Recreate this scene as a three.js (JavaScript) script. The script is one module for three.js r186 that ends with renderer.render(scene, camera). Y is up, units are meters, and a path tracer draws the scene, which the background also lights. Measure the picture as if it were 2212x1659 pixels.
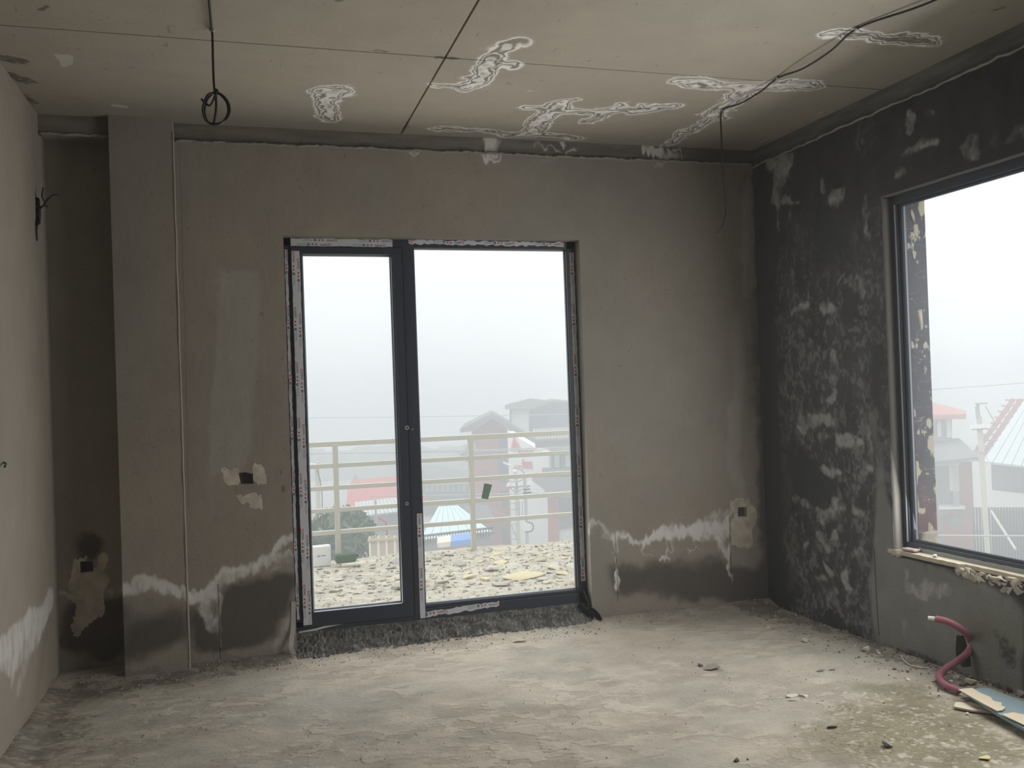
import * as THREE from 'three';
import { mergeGeometries, mergeVertices, toCreasedNormals } from 'three/addons/utils/BufferGeometryUtils.js';
import { RoundedBoxGeometry } from 'three/addons/geometries/RoundedBoxGeometry.js';
import { ConvexGeometry } from 'three/addons/geometries/ConvexGeometry.js';
import { FontLoader } from 'three/addons/loaders/FontLoader.js';
import { TextGeometry } from 'three/addons/geometries/TextGeometry.js';
import { RectAreaLightUniformsLib } from 'three/addons/lights/RectAreaLightUniformsLib.js';

// ------------------------------------------------------------------ camera, sky, light, exposure
const scene = new THREE.Scene();
const FOCAL = 1950, FRAME_W = 2212, FRAME_H = 1659;                 // focal length in pixels of the full frame
const camera = new THREE.PerspectiveCamera(2 * Math.atan(FRAME_H / 2 / FOCAL) * 180 / Math.PI, FRAME_W / FRAME_H, 0.05, 400);
camera.position.set(0, 1.5, 5.443);
camera.rotation.order = 'YXZ';
camera.rotation.set(THREE.MathUtils.degToRad(0.555), THREE.MathUtils.degToRad(-16.5), THREE.MathUtils.degToRad(-2.018));
camera.updateMatrixWorld(true);

const renderer = new THREE.WebGLRenderer();
renderer.toneMapping = THREE.LinearToneMapping;
renderer.toneMappingExposure = 1.34;
renderer.shadowMap.enabled = true;

// foggy overcast sky: the standard overcast law, horizon 1, zenith 3, the same all round
{
  const w = 64, h = 128, d = new Float32Array(w * h * 4);
  for (let j = 0; j < h; j++) {
    const el = ((j + 0.5) / h - 0.5) * Math.PI, L = 0.72 * (1 + 2 * Math.max(0, Math.sin(el)));
    for (let i = 0; i < w; i++) d.set([L * 0.965, L * 1.0, L * 1.02, 1], (j * w + i) * 4);
  }
  const t = new THREE.DataTexture(d, w, h, THREE.RGBAFormat, THREE.FloatType);
  t.mapping = THREE.EquirectangularReflectionMapping; t.magFilter = THREE.LinearFilter; t.needsUpdate = true;
  scene.background = t;
}
// fog hangs over the street
scene.fog = new THREE.FogExp2(new THREE.Color(0.93, 0.95, 0.95), 0.0088);

// area lights added in both openings, as large as each, boosting the window light
RectAreaLightUniformsLib.init();
function daylightBoost(name, w, h, x, y, z, tx, ty, tz, power) {
  const l = new THREE.RectAreaLight(new THREE.Color(1.0, 0.985, 0.955), power, w, h);
  l.name = name; l.position.set(x, y, z); l.lookAt(tx, ty, tz); scene.add(l);
}
daylightBoost('balcony_door_boost', 1.7, 2.2, 1.17, 1.33, -0.015, 1.17, 0.95, 5, 1.35);
daylightBoost('side_window_boost', 1.95, 1.75, 3.315, 1.53, 2.27, 0, 0.85, 2.20, 3.3);

// ------------------------------------------------------------------ helpers
const R = THREE.MathUtils.degToRad, V = (x, y, z) => new THREE.Vector3(x, y, z), clamp = THREE.MathUtils.clamp, lerp = THREE.MathUtils.lerp;
function rng(seed) { let a = seed | 0; return () => { a = (a + 0x6d2b79f5) | 0; let t = Math.imul(a ^ (a >>> 15), 1 | a); t = (t + Math.imul(t ^ (t >>> 7), 61 | t)) ^ t; return ((t ^ (t >>> 14)) >>> 0) / 4294967296; }; }
const NT = new Float32Array(65536); { const r = rng(77); for (let i = 0; i < 65536; i++) NT[i] = r(); }
function vnoise(x, y) {
  const ix = Math.floor(x), iy = Math.floor(y); let fx = x - ix, fy = y - iy; fx = fx * fx * (3 - 2 * fx); fy = fy * fy * (3 - 2 * fy);
  const x0 = ix & 255, x1 = (ix + 1) & 255, y0 = (iy & 255) << 8, y1 = ((iy + 1) & 255) << 8;
  const a = NT[y0 + x0], b = NT[y0 + x1], c = NT[y1 + x0], d = NT[y1 + x1];
  return a + (b - a) * fx + (c - a + (a - b - c + d) * fx) * fy;
}
function fbm(x, y, o) { let s = 0, a = 0.5, n = 0; for (let i = 0; i < o; i++) { s += a * vnoise(x, y); n += a; a *= 0.5; x = x * 2.03 + 17.3; y = y * 2.03 + 9.1; } return s / n; }
const sstep = (a, b, x) => { const t = clamp((x - a) / (b - a), 0, 1); return t * t * (3 - 2 * t); };

// measurements: where the line of sight of a photograph pixel meets a surface of the room
const EYE = camera.position.clone(), H = 3.108;
function sight(px, py) { return V((px - FRAME_W / 2) / FOCAL, -(py - FRAME_H / 2) / FOCAL, -1).applyQuaternion(camera.quaternion); }
const onBack = (px, py, z = 0) => { const d = sight(px, py); return d.multiplyScalar((z - EYE.z) / d.z).add(EYE); };
const onLevel = (px, py, y = 0) => { const d = sight(px, py); return d.multiplyScalar((y - EYE.y) / d.y).add(EYE); };
const SLOPE = 0.0215, CORNER = 3.386;                                 // the side wall opens a little: x = CORNER + SLOPE * z
const onRight = (px, py, off = 0) => { const d = sight(px, py); return d.multiplyScalar((CORNER + off + SLOPE * EYE.z) / (d.x - SLOPE * d.z)).add(EYE); };
const LEFT = -1.035;
const onLeft = (px, py) => { const d = sight(px, py); return d.multiplyScalar(LEFT / d.x).add(EYE); };
const FAR = 3.0;                                                      // all that lies beyond the terrace, further off by this
const atDistance = (px, py, dist) => { const d = sight(px, py); return d.multiplyScalar(FAR * dist / Math.hypot(d.x, d.z)).add(EYE); };

const names = new Map();
function numbered(name) { const n = names.get(name) ?? 0; names.set(name, n + 1); return n ? name + '_' + String(n).padStart(3, '0') : name; }
function shadows(o) { o.castShadow = o.receiveShadow = true; return o; }
function part(name, geo, mat, parent, label) { const m = shadows(new THREE.Mesh(geo, mat)); m.name = name; if (label) m.userData.label = label; parent.add(m); return m; }
function group(name, pos, turn = 0) { const g = new THREE.Group(); g.name = numbered(name); if (pos) g.position.copy(pos); g.rotation.y = turn; scene.add(g); return g; }
function thing(name, label, category, pos, turn = 0, grp) { const g = group(name, pos, turn); g.userData = { label, category }; if (grp) g.userData.group = grp; return g; }
function solo(name, geo, mat, label, category, grp) { const m = shadows(new THREE.Mesh(geo, mat)); m.name = numbered(name); m.userData = { label, category }; if (grp) m.userData.group = grp; scene.add(m); return m; }
function structure(o, label) { o.userData.kind = 'structure'; if (label) o.userData.label = label; return o; }
function box(w, h, d, x = 0, y = 0, z = 0) { return new THREE.BoxGeometry(w, h, d).translate(x, y, z); }
function rbox(w, h, d, r, x = 0, y = 0, z = 0) { return new RoundedBoxGeometry(w, h, d, 1, r).translate(x, y, z); }
function tube(pts, r, seg, rad = 8, closed = false) { return new THREE.TubeGeometry(new THREE.CatmullRomCurve3(pts, closed, 'centripetal'), seg ?? pts.length * 6, r, rad, closed); }
function bar(a, b, r, sides = 6) { const d = b.clone().sub(a), g = new THREE.CylinderGeometry(r, r, d.length(), sides); g.applyQuaternion(new THREE.Quaternion().setFromUnitVectors(V(0, 1, 0), d.normalize())); return g.translate((a.x + b.x) / 2, (a.y + b.y) / 2, (a.z + b.z) / 2); }
function beam(a, b, w, h) { const d = b.clone().sub(a), L = d.length(), m = new THREE.Matrix4(), z = d.normalize(), x = V(0, 1, 0).cross(z).normalize(), y = z.clone().cross(x); m.makeBasis(x, y, z).setPosition(a.clone().add(b).multiplyScalar(0.5)); return new THREE.BoxGeometry(w, h, L).applyMatrix4(m); }
function poly(points, holes = []) { const s = new THREE.Shape(points.map(([x, y]) => new THREE.Vector2(x, y))); for (const h of holes) s.holes.push(new THREE.Path(h.map(([x, y]) => new THREE.Vector2(x, y)))); return s; }
function slab(points, depth, holes) { return new THREE.ExtrudeGeometry(poly(points, holes), { depth, bevelEnabled: false }); }   // front face at z = depth
const rect = (x0, y0, x1, y1) => [[x0, y0], [x1, y0], [x1, y1], [x0, y1]];
const std = (color, roughness = 0.9, extra = {}) => new THREE.MeshStandardMaterial({ color: new THREE.Color().setRGB(...color), roughness, ...extra });
// ------------------------------------------------------------------ surfaces: what each one is made of, in metres
const TO8 = new Uint8Array(4096); for (let i = 0; i < 4096; i++) { const c = i / 4095; TO8[i] = Math.round(255 * (c <= 0.0031308 ? 12.92 * c : 1.055 * c ** (1 / 2.4) - 0.055)); }
function surface(u0, u1, v0, v1, w, h, where) { return { u0, u1, v0, v1, w, h, where, mw: w >> 1, mh: h >> 1 }; }
// a drawn mask: strokes and areas given at measured places, line widths in metres; read back as 0..1
function mask(S, blur, draw) {
  const c = document.createElement('canvas'); c.width = S.mw; c.height = S.mh;
  const g = c.getContext('2d'), k = S.mw / (S.u1 - S.u0), ky = S.mh / (S.v1 - S.v0);
  g.fillStyle = '#000'; g.fillRect(0, 0, S.mw, S.mh);
  const at = (px, py) => { const [u, v] = S.where(px, py); return [(u - S.u0) * k, (v - S.v0) * ky]; };
  const trace = (p) => { g.beginPath(); for (let i = 0; i < p.length; i += 2) { const [x, y] = at(p[i], p[i + 1]); i ? g.lineTo(x, y) : g.moveTo(x, y); } };
  const soft = (b) => { g.filter = b > 0 ? `blur(${(b * k).toFixed(2)}px)` : 'none'; };
  g.lineCap = g.lineJoin = 'round'; soft(blur);
  const white = (a) => { const n = Math.round(255 * a); return `rgba(255,255,255,${(n / 255).toFixed(3)})`; };
  draw({
    soft, line: (w, p, a = 1) => { trace(p); g.lineWidth = Math.max(0.6, w * k); g.strokeStyle = white(a); g.stroke(); },
    area: (p, a = 1) => { trace(p); g.closePath(); g.fillStyle = white(a); g.fill(); },
    cut: (p) => { trace(p); g.closePath(); g.fillStyle = '#000'; g.fill(); },
    dot: (r, x, y, a = 1, sq = 1) => { const [cx, cy] = at(x, y); g.beginPath(); g.ellipse(cx, cy, Math.max(0.5, r * k), Math.max(0.5, r * k * sq), 0, 0, 7); g.fillStyle = white(a); g.fill(); },
  });
  const d = g.getImageData(0, 0, S.mw, S.mh).data, m = new Float32Array(S.mw * S.mh);
  for (let i = 0; i < m.length; i++) m[i] = d[i * 4] / 255;
  return (u, v) => {
    let x = (u - S.u0) * k - 0.5, y = (v - S.v0) * ky - 0.5; x = x < 0 ? 0 : x > S.mw - 1.01 ? S.mw - 1.01 : x; y = y < 0 ? 0 : y > S.mh - 1.01 ? S.mh - 1.01 : y;
    const ix = x | 0, iy = y | 0, fx = x - ix, fy = y - iy, o = iy * S.mw + ix;
    return (m[o] * (1 - fx) + m[o + 1] * fx) * (1 - fy) + (m[o + S.mw] * (1 - fx) + m[o + S.mw + 1] * fx) * fy;
  };
}
function paint(S, fn) {
  const col = new Uint8Array(S.w * S.h * 4), hgt = new Uint8Array(S.w * S.h), o = [0, 0, 0, 0.5];
  for (let j = 0; j < S.h; j++) {
    const v = S.v0 + (j + 0.5) / S.h * (S.v1 - S.v0);
    for (let i = 0; i < S.w; i++) {
      o[3] = 0.5; fn(S.u0 + (i + 0.5) / S.w * (S.u1 - S.u0), v, o);
      const n = j * S.w + i; for (let c = 0; c < 3; c++) { const q = o[c] * 4095; col[n * 4 + c] = TO8[q < 0 ? 0 : q > 4095 ? 4095 : q | 0]; } col[n * 4 + 3] = 255;
      hgt[n] = o[3] <= 0 ? 0 : o[3] >= 1 ? 255 : (o[3] * 255) | 0;
    }
  }
  const fit = (t) => { t.wrapS = t.wrapT = THREE.MirroredRepeatWrapping; t.magFilter = THREE.LinearFilter; t.repeat.set(1 / (S.u1 - S.u0), 1 / (S.v1 - S.v0)); t.offset.set(-S.u0 / (S.u1 - S.u0), -S.v0 / (S.v1 - S.v0)); t.needsUpdate = true; return t; };
  const map = fit(new THREE.DataTexture(col, S.w, S.h)); map.colorSpace = THREE.SRGBColorSpace;
  return { map, bumpMap: fit(new THREE.DataTexture(hgt, S.w, S.h, THREE.RedFormat)) };
}
const mixTo = (o, a, r, g, b) => { o[0] += (r - o[0]) * a; o[1] += (g - o[1]) * a; o[2] += (b - o[2]) * a; };
const tint = (o, k) => { o[0] *= k; o[1] *= k; o[2] *= k; };
const surfMat = (S, fn, bumpScale, roughness = 0.92) => new THREE.MeshStandardMaterial({ ...paint(S, fn), bumpScale, roughness });
const M = {};

// cement plaster of the back wall and the pilaster
{
  const S = surface(-1.15, 3.45, 0, 3.15, 2048, 1402, (px, py) => { const p = onBack(px, py); return [p.x, p.y]; });
  const salt = mask(S, 0.012, (d) => {
    d.line(0.05, [265, 1270, 300, 1260, 340, 1264, 400, 1277, 425, 1292, 450, 1268, 480, 1243, 520, 1230, 560, 1217, 590, 1192, 605, 1172, 632, 1162], 0.75);
    d.line(0.03, [480, 1262, 520, 1246, 560, 1230, 600, 1203, 632, 1196], 0.6); d.line(0.03, [590, 1235, 612, 1210, 632, 1215], 0.4); d.line(0.05, [268, 1278, 330, 1272, 400, 1284], 0.5);
    d.line(0.05, [430, 1300, 446, 1330, 455, 1350], 0.5); d.line(0.04, [462, 1290, 470, 1330, 462, 1360], 0.35); d.area([400, 1280, 470, 1262, 478, 1290, 440, 1310, 405, 1300], 0.6);
    d.line(0.012, [476, 1290, 477, 1370, 479, 1384], 0.9); d.line(0.09, [596, 1400, 625, 1372, 634, 1335], 0.3);
    d.line(0.04, [1275, 1150, 1282, 1130, 1300, 1132, 1318, 1152, 1327, 1160, 1345, 1150], 0.5); d.line(0.02, [1300, 1136, 1308, 1162, 1330, 1168], 0.6);
    d.line(0.025, [1330, 1162, 1350, 1160, 1380, 1170, 1400, 1164, 1424, 1150], 0.9); d.line(0.07, [1395, 1168, 1440, 1148, 1480, 1146, 1530, 1146, 1572, 1132], 0.75);
    d.line(0.10, [1440, 1150, 1500, 1150, 1560, 1150], 0.6); d.line(0.06, [1540, 1160, 1560, 1180, 1570, 1192], 0.55); d.line(0.05, [1545, 1112, 1572, 1112], 0.4); d.line(0.04, [1500, 1130, 1550, 1120], 0.4);
    d.soft(0.005); d.line(0.008, [1389, 1172, 1391, 1200, 1410, 1201], 0.7); d.line(0.01, [1440, 1165, 1446, 1185, 1438, 1206, 1425, 1208], 0.7); d.line(0.02, [1424, 1208, 1450, 1207], 0.6); d.line(0.01, [1455, 1165, 1462, 1188, 1440, 1190, 1436, 1204], 0.6); d.line(0.01, [1490, 1193, 1510, 1183], 0.7);
    d.line(0.012, [1329, 1160, 1331, 1200, 1333, 1232], 0.8); d.line(0.022, [1334, 1236, 1335, 1275], 1); d.line(0.014, [1575, 1110, 1577, 1180, 1579, 1225], 0.8); d.line(0.028, [1579, 1226, 1580, 1246], 0.6);
    d.line(0.04, [1583, 1220, 1612, 1215, 1625, 1225], 0.2);
    d.soft(0.006); d.line(0.03, [1046, 305, 1060, 330], 0.5); d.line(0.07, [1063, 300, 1062, 332], 0.75); d.line(0.03, [1080, 305, 1072, 330], 0.5); d.line(0.02, [1040, 336, 1050, 346, 1066, 348, 1080, 342, 1085, 334], 0.8);
    d.line(0.02, [1158, 312, 1188, 314], 0.5); d.line(0.014, [1190, 316, 1205, 329, 1220, 337, 1232, 330, 1245, 318], 0.8); d.line(0.03, [1221, 310, 1221, 318], 0.9); d.line(0.05, [1400, 322, 1425, 330], 0.8); d.line(0.06, [1425, 332, 1460, 332], 0.5); d.line(0.02, [1447, 318, 1449, 345], 0.7); d.line(0.02, [1460, 316, 1478, 322, 1474, 338], 0.6);
    d.line(0.012, [884, 332, 896, 328, 908, 333, 898, 338, 886, 334], 0.7); d.line(0.02, [1150, 344, 1260, 346], 0.25); d.line(0.02, [1410, 352, 1440, 352], 0.4);
    d.line(0.03, [122, 1292, 150, 1300], 0.45); d.line(0.05, [215, 1282, 262, 1274], 0.3);
  });
  const damp = mask(S, 0.035, (d) => {
    d.area([484, 1270, 560, 1246, 612, 1236, 632, 1250, 630, 1310, 600, 1360, 560, 1388, 480, 1398, 415, 1398, 412, 1310, 440, 1320, 466, 1330], 0.9);
    d.area([265, 1345, 330, 1330, 402, 1315, 402, 1372, 360, 1378, 320, 1410, 290, 1434, 265, 1425], 0.75); d.area([265, 1290, 402, 1292, 402, 1330, 265, 1345], 0.25);
    d.area([118, 1330, 150, 1310, 262, 1290, 264, 1440, 190, 1440, 150, 1420, 118, 1410], 0.8); d.dot(0.085, 186, 1190, 0.8, 1.15);
    d.area([1300, 1215, 1390, 1218, 1480, 1205, 1545, 1198, 1575, 1215, 1640, 1220, 1660, 1300, 1500, 1296, 1330, 1285], 0.62); d.area([1430, 1240, 1660, 1230, 1662, 1305, 1430, 1300], 0.35);
    d.line(0.08, [1640, 380, 1648, 700, 1652, 1000, 1658, 1290], 0.95); d.line(0.05, [1622, 650, 1624, 760, 1622, 880], 0.6); d.line(0.05, [1606, 372, 1612, 420], 0.7);
    d.area([500, 1010, 545, 995, 555, 1010, 545, 1020], 0.5); d.area([492, 1048, 560, 1046, 565, 1062, 545, 1076, 520, 1068, 505, 1062], 0.55);
  });
  const pale = mask(S, 0.012, (d) => {     // scraped strip, and the lime-washed run beside the corner
    d.area([478, 585, 556, 588, 549, 790, 539, 900, 532, 1008, 455, 1028, 461, 860, 474, 700], 0.45); d.line(0.012, [478, 575, 478, 640, 474, 720, 465, 830, 460, 940, 455, 1028], 0.75); d.line(0.01, [556, 590, 554, 660, 550, 790, 540, 900, 533, 980], 0.75); d.line(0.03, [480, 592, 552, 590], 0.35); d.line(0.04, [480, 606, 545, 610], 0.35); d.dot(0.014, 466, 606, 0.8); d.line(0.02, [480, 602, 490, 608], 0.9);
    d.line(0.03, [462, 960, 458, 1040, 460, 1110], 0.2);
    d.line(0.065, [1616, 400, 1612, 470, 1610, 560], 0.62); d.line(0.035, [1608, 560, 1611, 640], 0.5); d.line(0.085, [1592, 700, 1596, 800, 1594, 860], 0.55); d.line(0.1, [1588, 880, 1584, 980, 1592, 1040], 0.75); d.line(0.07, [1600, 1050, 1598, 1080], 0.7); d.line(0.02, [1619, 700, 1622, 790, 1625, 850], 0.5); d.line(0.012, [1600, 365, 1606, 450, 1608, 640], 0.55);
  });
  const cream = mask(S, 0.004, (d) => {
    d.area([484, 1014, 520, 1012, 518, 1046, 483, 1046], 0.9); d.area([545, 1010, 560, 1002, 575, 1010, 575, 1044, 548, 1046], 0.85); d.area([511, 1074, 535, 1072, 545, 1066, 565, 1068, 564, 1100, 548, 1098, 530, 1088, 512, 1086], 1);
    d.area([152, 1214, 176, 1212, 180, 1236, 205, 1234, 208, 1208, 230, 1205, 233, 1222, 218, 1240, 232, 1262, 214, 1284, 214, 1340, 196, 1352, 178, 1368, 162, 1392, 142, 1372, 150, 1336, 148, 1302, 143, 1268], 0.95);
    d.area([1574, 1084, 1592, 1078, 1618, 1078, 1632, 1100, 1634, 1120, 1626, 1150, 1626, 1180, 1606, 1184, 1582, 1178, 1577, 1130, 1590, 1116, 1580, 1108], 0.85);
  });
  const slit = mask(S, 0.0015, (d) => {
    d.line(0.006, [470, 1262, 473, 1330, 475, 1424], 0.9); d.line(0.005, [1328, 1150, 1331, 1200, 1334, 1262, 1335, 1300], 0.9); d.line(0.006, [1576, 1108, 1578, 1180, 1580, 1240], 0.9); d.line(0.004, [648, 300, 648, 312], 0.5); d.line(0.004, [1012, 318, 1012, 345], 0.5); d.line(0.003, [1577, 1246, 1579, 1296], 0.5);
    d.dot(0.012, 611, 1056, 0.5, 2); d.dot(0.006, 606, 1020, 0.4, 3); d.line(0.003, [387, 310, 398, 700, 407, 1100], 0.5);
  });
  M.plaster = surfMat(S, (u, v, o) => {
    const n1 = fbm(u * 1.7 + 3, v * 1.3 + 5, 4), n2 = fbm(u * 7 + 11, v * 7, 4), n3 = vnoise(u * 170, v * 170), n4 = fbm(u * 38, v * 16, 3), hue = fbm(u * 1.1 + 40, v * 0.8 + 9, 3);
    const wx = (fbm(u * 9 + 60, v * 9, 3) - 0.5) * 0.07 + (n4 - 0.5) * 0.02, wy = (fbm(u * 9, v * 9 + 80, 3) - 0.5) * 0.09 + (n4 - 0.5) * 0.02, uu = u + wx, vv = v + wy;
    const k = 0.84 + 0.26 * n1 + 0.14 * (n2 - 0.5) + 0.07 * (n3 - 0.5) + 0.07 * (n4 - 0.5);
    o[0] = 0.300 * k; o[1] = 0.265 * k; o[2] = 0.224 * k; mixTo(o, 0.6 * sstep(0.42, 0.66, hue), 0.27 * k, 0.255 * k, 0.225 * k);
    o[3] = 0.45 + 0.25 * (n2 - 0.5) + 0.10 * (n3 - 0.5) + 0.22 * (n4 - 0.5);
    if (v > 3.008) { const b = fbm(u * 5 + 5, v * 30, 4); tint(o, 0.45 + 0.40 * b); }                           // bare concrete ring beam above the plaster
    const dm = damp(uu, vv), dk = sstep(0.12, 0.7, dm + (n2 - 0.5) * 0.35); o[0] *= 1 - 0.66 * dk; o[1] *= 1 - 0.67 * dk; o[2] *= 1 - 0.66 * dk;
    const pl = pale(u + wx * 0.35, v + wy * 0.2), pk = pl > 0.01 ? pl * (0.55 + 0.8 * fbm(u * 26, v * 9, 3)) : 0; mixTo(o, clamp(pk * 0.75, 0, 0.75), 0.40, 0.395, 0.37);
    const sl = salt(u + wx * 0.9 + (n4 - 0.5) * 0.03, v + wy * 0.7 + (vnoise(u * 55, v * 18) - 0.5) * 0.04), wisp = sl > 0.02 ? 1 - Math.abs(2 * fbm(u * 15 + wx * 30, v * 12 + wy * 30, 4) - 1) : 0, sk = sl > 0.02 ? sstep(0.10, 0.95, sl * (0.25 + 0.5 * wisp + 0.9 * n4)) : 0; mixTo(o, sk * 0.9, 0.70, 0.685, 0.66); o[3] += sk * 0.12;
    const cr = sstep(0.35, 0.6, cream(u + wx * 0.3 + (n4 - 0.5) * 0.035, v + wy * 0.3 + (vnoise(u * 70, v * 70) - 0.5) * 0.025) + (n4 - 0.5) * 0.45); if (cr > 0) { const q = 0.55 + 0.8 * fbm(u * 24, v * 20, 4); mixTo(o, cr * 0.92, 0.54 * q, 0.485 * q, 0.40 * q); o[3] += 0.25 * cr * q; }
    const st = slit(u + wx * 0.06, v); if (st > 0.1) { mixTo(o, st * 0.85, 0.03, 0.027, 0.024); o[3] -= st * 0.4; }
    const sp = vnoise(u * 60 + 7, v * 60 + 31); if (sp > 0.955) tint(o, 0.75);
    const mud = v < 0.12 ? sstep(0.0, 0.012, 0.035 - v + (n2 - 0.5) * 0.16 + (n4 - 0.5) * 0.05) : 0; if (mud > 0) mixTo(o, mud * 0.6, 0.21, 0.185, 0.155);   // splashed mud along the foot
  }, 0.006);
}
// formwork concrete of the ceiling, lime bloom round the leaks
const SC = surface(-1.15, 3.55, -0.1, 3.1, 1600, 1090, (px, py) => { const p = onLevel(px, py, H); return [p.x, p.z]; });
{
  const leak = mask(SC, 0.02, (d) => {
    d.line(0.05, [938, 183, 985, 184, 1010, 188]); d.line(0.10, [1012, 188, 1030, 176, 1040, 160, 1058, 142, 1064, 128]); d.line(0.07, [1040, 150, 1080, 138, 1120, 140], 0.7); d.line(0.08, [1062, 124, 1070, 112, 1090, 104], 0.6); d.line(0.1, [1095, 96, 1125, 90], 0.55);
    d.line(0.12, [1138, 290, 1165, 262, 1188, 240, 1212, 224]); d.line(0.08, [1200, 240, 1240, 238, 1290, 244, 1340, 240, 1385, 240, 1425, 232, 1462, 228]); d.line(0.05, [1140, 232, 1180, 238]); d.line(0.07, [1210, 222, 1244, 216]); d.line(0.07, [1264, 264, 1290, 252, 1312, 244]); d.line(0.06, [1325, 240, 1342, 224], 0.8); d.line(0.06, [1365, 244, 1385, 230], 0.9);
    d.line(0.05, [940, 278, 1000, 280, 1060, 284, 1130, 288]); d.line(0.06, [1090, 292, 1160, 290, 1220, 294, 1250, 298]);
    d.line(0.11, [1470, 176, 1520, 180, 1570, 188, 1600, 186]); d.line(0.13, [1600, 190, 1660, 184, 1710, 184, 1752, 187]); d.line(0.12, [1612, 192, 1592, 212, 1566, 232, 1535, 248]); d.line(0.04, [1530, 252, 1572, 254], 0.7); d.line(0.07, [1548, 254, 1512, 268, 1476, 290, 1440, 314]);
    d.line(0.07, [1790, 72, 1830, 72], 0.8); d.line(0.09, [1840, 74, 1900, 80, 1960, 84, 2020, 92], 0.9);
    d.line(0.11, [690, 196, 735, 194]); d.line(0.10, [712, 198, 708, 230, 712, 258]); d.line(0.03, [735, 205, 760, 205], 0.5);
  });
  const chalk = mask(SC, 0.006, (d) => {
    d.area([116, 116, 148, 118, 158, 122, 160, 140, 138, 146, 128, 132], 0.9); d.line(0.05, [250, 228, 268, 230], 0.9); d.line(0.03, [1142, 198, 1150, 196, 1158, 198], 0.5); d.line(0.02, [1640, 308, 1680, 292], 0.6); d.line(0.02, [1760, 250, 1810, 226], 0.5); d.line(0.02, [1940, 160, 1980, 140], 0.4); d.line(0.03, [2150, 62, 2168, 54], 0.5); d.line(0.02, [806, 70, 820, 70], 0.3);
  });
  const grime = mask(SC, 0.01, (d) => {
    d.line(0.03, [940, 124, 990, 126], 1); d.line(0.02, [810, 108, 840, 111], 0.9); d.line(0.03, [880, 262, 872, 284], 0.6); d.line(0.02, [905, 215, 918, 200], 0.5); d.line(0.03, [88, 22, 105, 14], 0.8); d.line(0.02, [185, 32, 205, 20], 0.5); d.line(0.02, [288, 38, 300, 28], 0.3); d.line(0.04, [2150, 22, 2166, 16], 0.7); d.line(0.04, [2088, 28, 2100, 26], 0.5); d.dot(0.02, 735, 2, 0.7); d.dot(0.015, 1325, 24, 0.6);
    d.line(0.09, [4, 125, 40, 132], 0.7); d.line(0.1, [12, 160, 60, 176], 0.6); d.line(0.07, [30, 195, 70, 222], 0.6); d.line(0.02, [168, 181, 180, 182], 0.6); d.line(0.012, [1484, 88, 1494, 80], 0.8); d.line(0.01, [1674, 74, 1682, 62], 0.0); d.line(0.02, [1712, 112, 1722, 108], 0.7); d.line(0.02, [1380, 298, 1386, 296], 0.7); d.line(0.008, [1846, 58, 1890, 18], 0.5); d.line(0.008, [1680, 168, 1790, 84], 0.4);
  });
  M.ceiling = surfMat(SC, (u, v, o) => {
    const n1 = fbm(u * 1.3 + 8, v * 1.6 + 2, 4), n2 = fbm(u * 9, v * 9 + 4, 4), n3 = vnoise(u * 190, v * 190), st = fbm(u * 4 + 3, v * 26, 3), hue = fbm(u * 0.9 + 20, v * 0.9, 3);
    const k = 0.86 + 0.22 * n1 + 0.10 * (n2 - 0.5) + 0.05 * (n3 - 0.5) + 0.05 * (st - 0.5);
    o[0] = 0.385 * k; o[1] = 0.347 * k; o[2] = 0.282 * k; mixTo(o, 0.45 * sstep(0.45, 0.7, hue), 0.345 * k, 0.325 * k, 0.277 * k);
    o[3] = 0.5 + 0.25 * (n2 - 0.5) + 0.12 * (n3 - 0.5);
    const wx = (fbm(u * 12 + 3, v * 12, 3) - 0.5) * 0.09, wy = (fbm(u * 12, v * 12 + 44, 3) - 0.5) * 0.09, wob = fbm(u * 26, v * 26, 3);
    const lk = leak(u + wx, v + wy);
    if (lk > 0.04) {
      const in1 = sstep(0.35, 0.6, lk); o[0] *= 1 - 0.34 * in1; o[1] *= 1 - 0.34 * in1; o[2] *= 1 - 0.31 * in1;
      const q = lk + (wob - 0.5) * 0.2, ring = Math.max(sstep(0.17, 0.05, Math.abs(q - 0.30)), 0.9 * sstep(0.12, 0.03, Math.abs(q - 0.68)), 0.9 * sstep(0.09, 0.02, Math.abs(q - 0.97))), halo = 0.3 * sstep(0.02, 0.2, q) * sstep(0.5, 0.2, q);
      const a = Math.max(ring * (0.62 + 0.6 * vnoise(u * 24, v * 24)), halo); mixTo(o, clamp(a, 0, 0.95), 0.86, 0.845, 0.81); o[3] += 0.2 * a;
    }
    const ch = chalk(u + wx * 0.3, v + wy * 0.3); mixTo(o, sstep(0.25, 0.7, ch + (wob - 0.5) * 0.5) * 0.7, 0.62, 0.60, 0.56);
    const gr = grime(u + wx * 0.25, v + wy * 0.25); if (gr > 0.02) mixTo(o, sstep(0.28, 0.75, gr * (0.3 + 1.5 * fbm(u * 55, v * 55, 3))) * 0.75, 0.07, 0.06, 0.045);
    const sp = vnoise(u * 42 + 5, v * 26), sq = vnoise(u * 9 + 51, v * 9 + 3); if (sp > 0.93 && sq > 0.5) { const a = (sp - 0.93) * 9; mixTo(o, clamp(a, 0, 0.5), 0.12, 0.105, 0.085); }
  }, 0.005);
}
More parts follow.
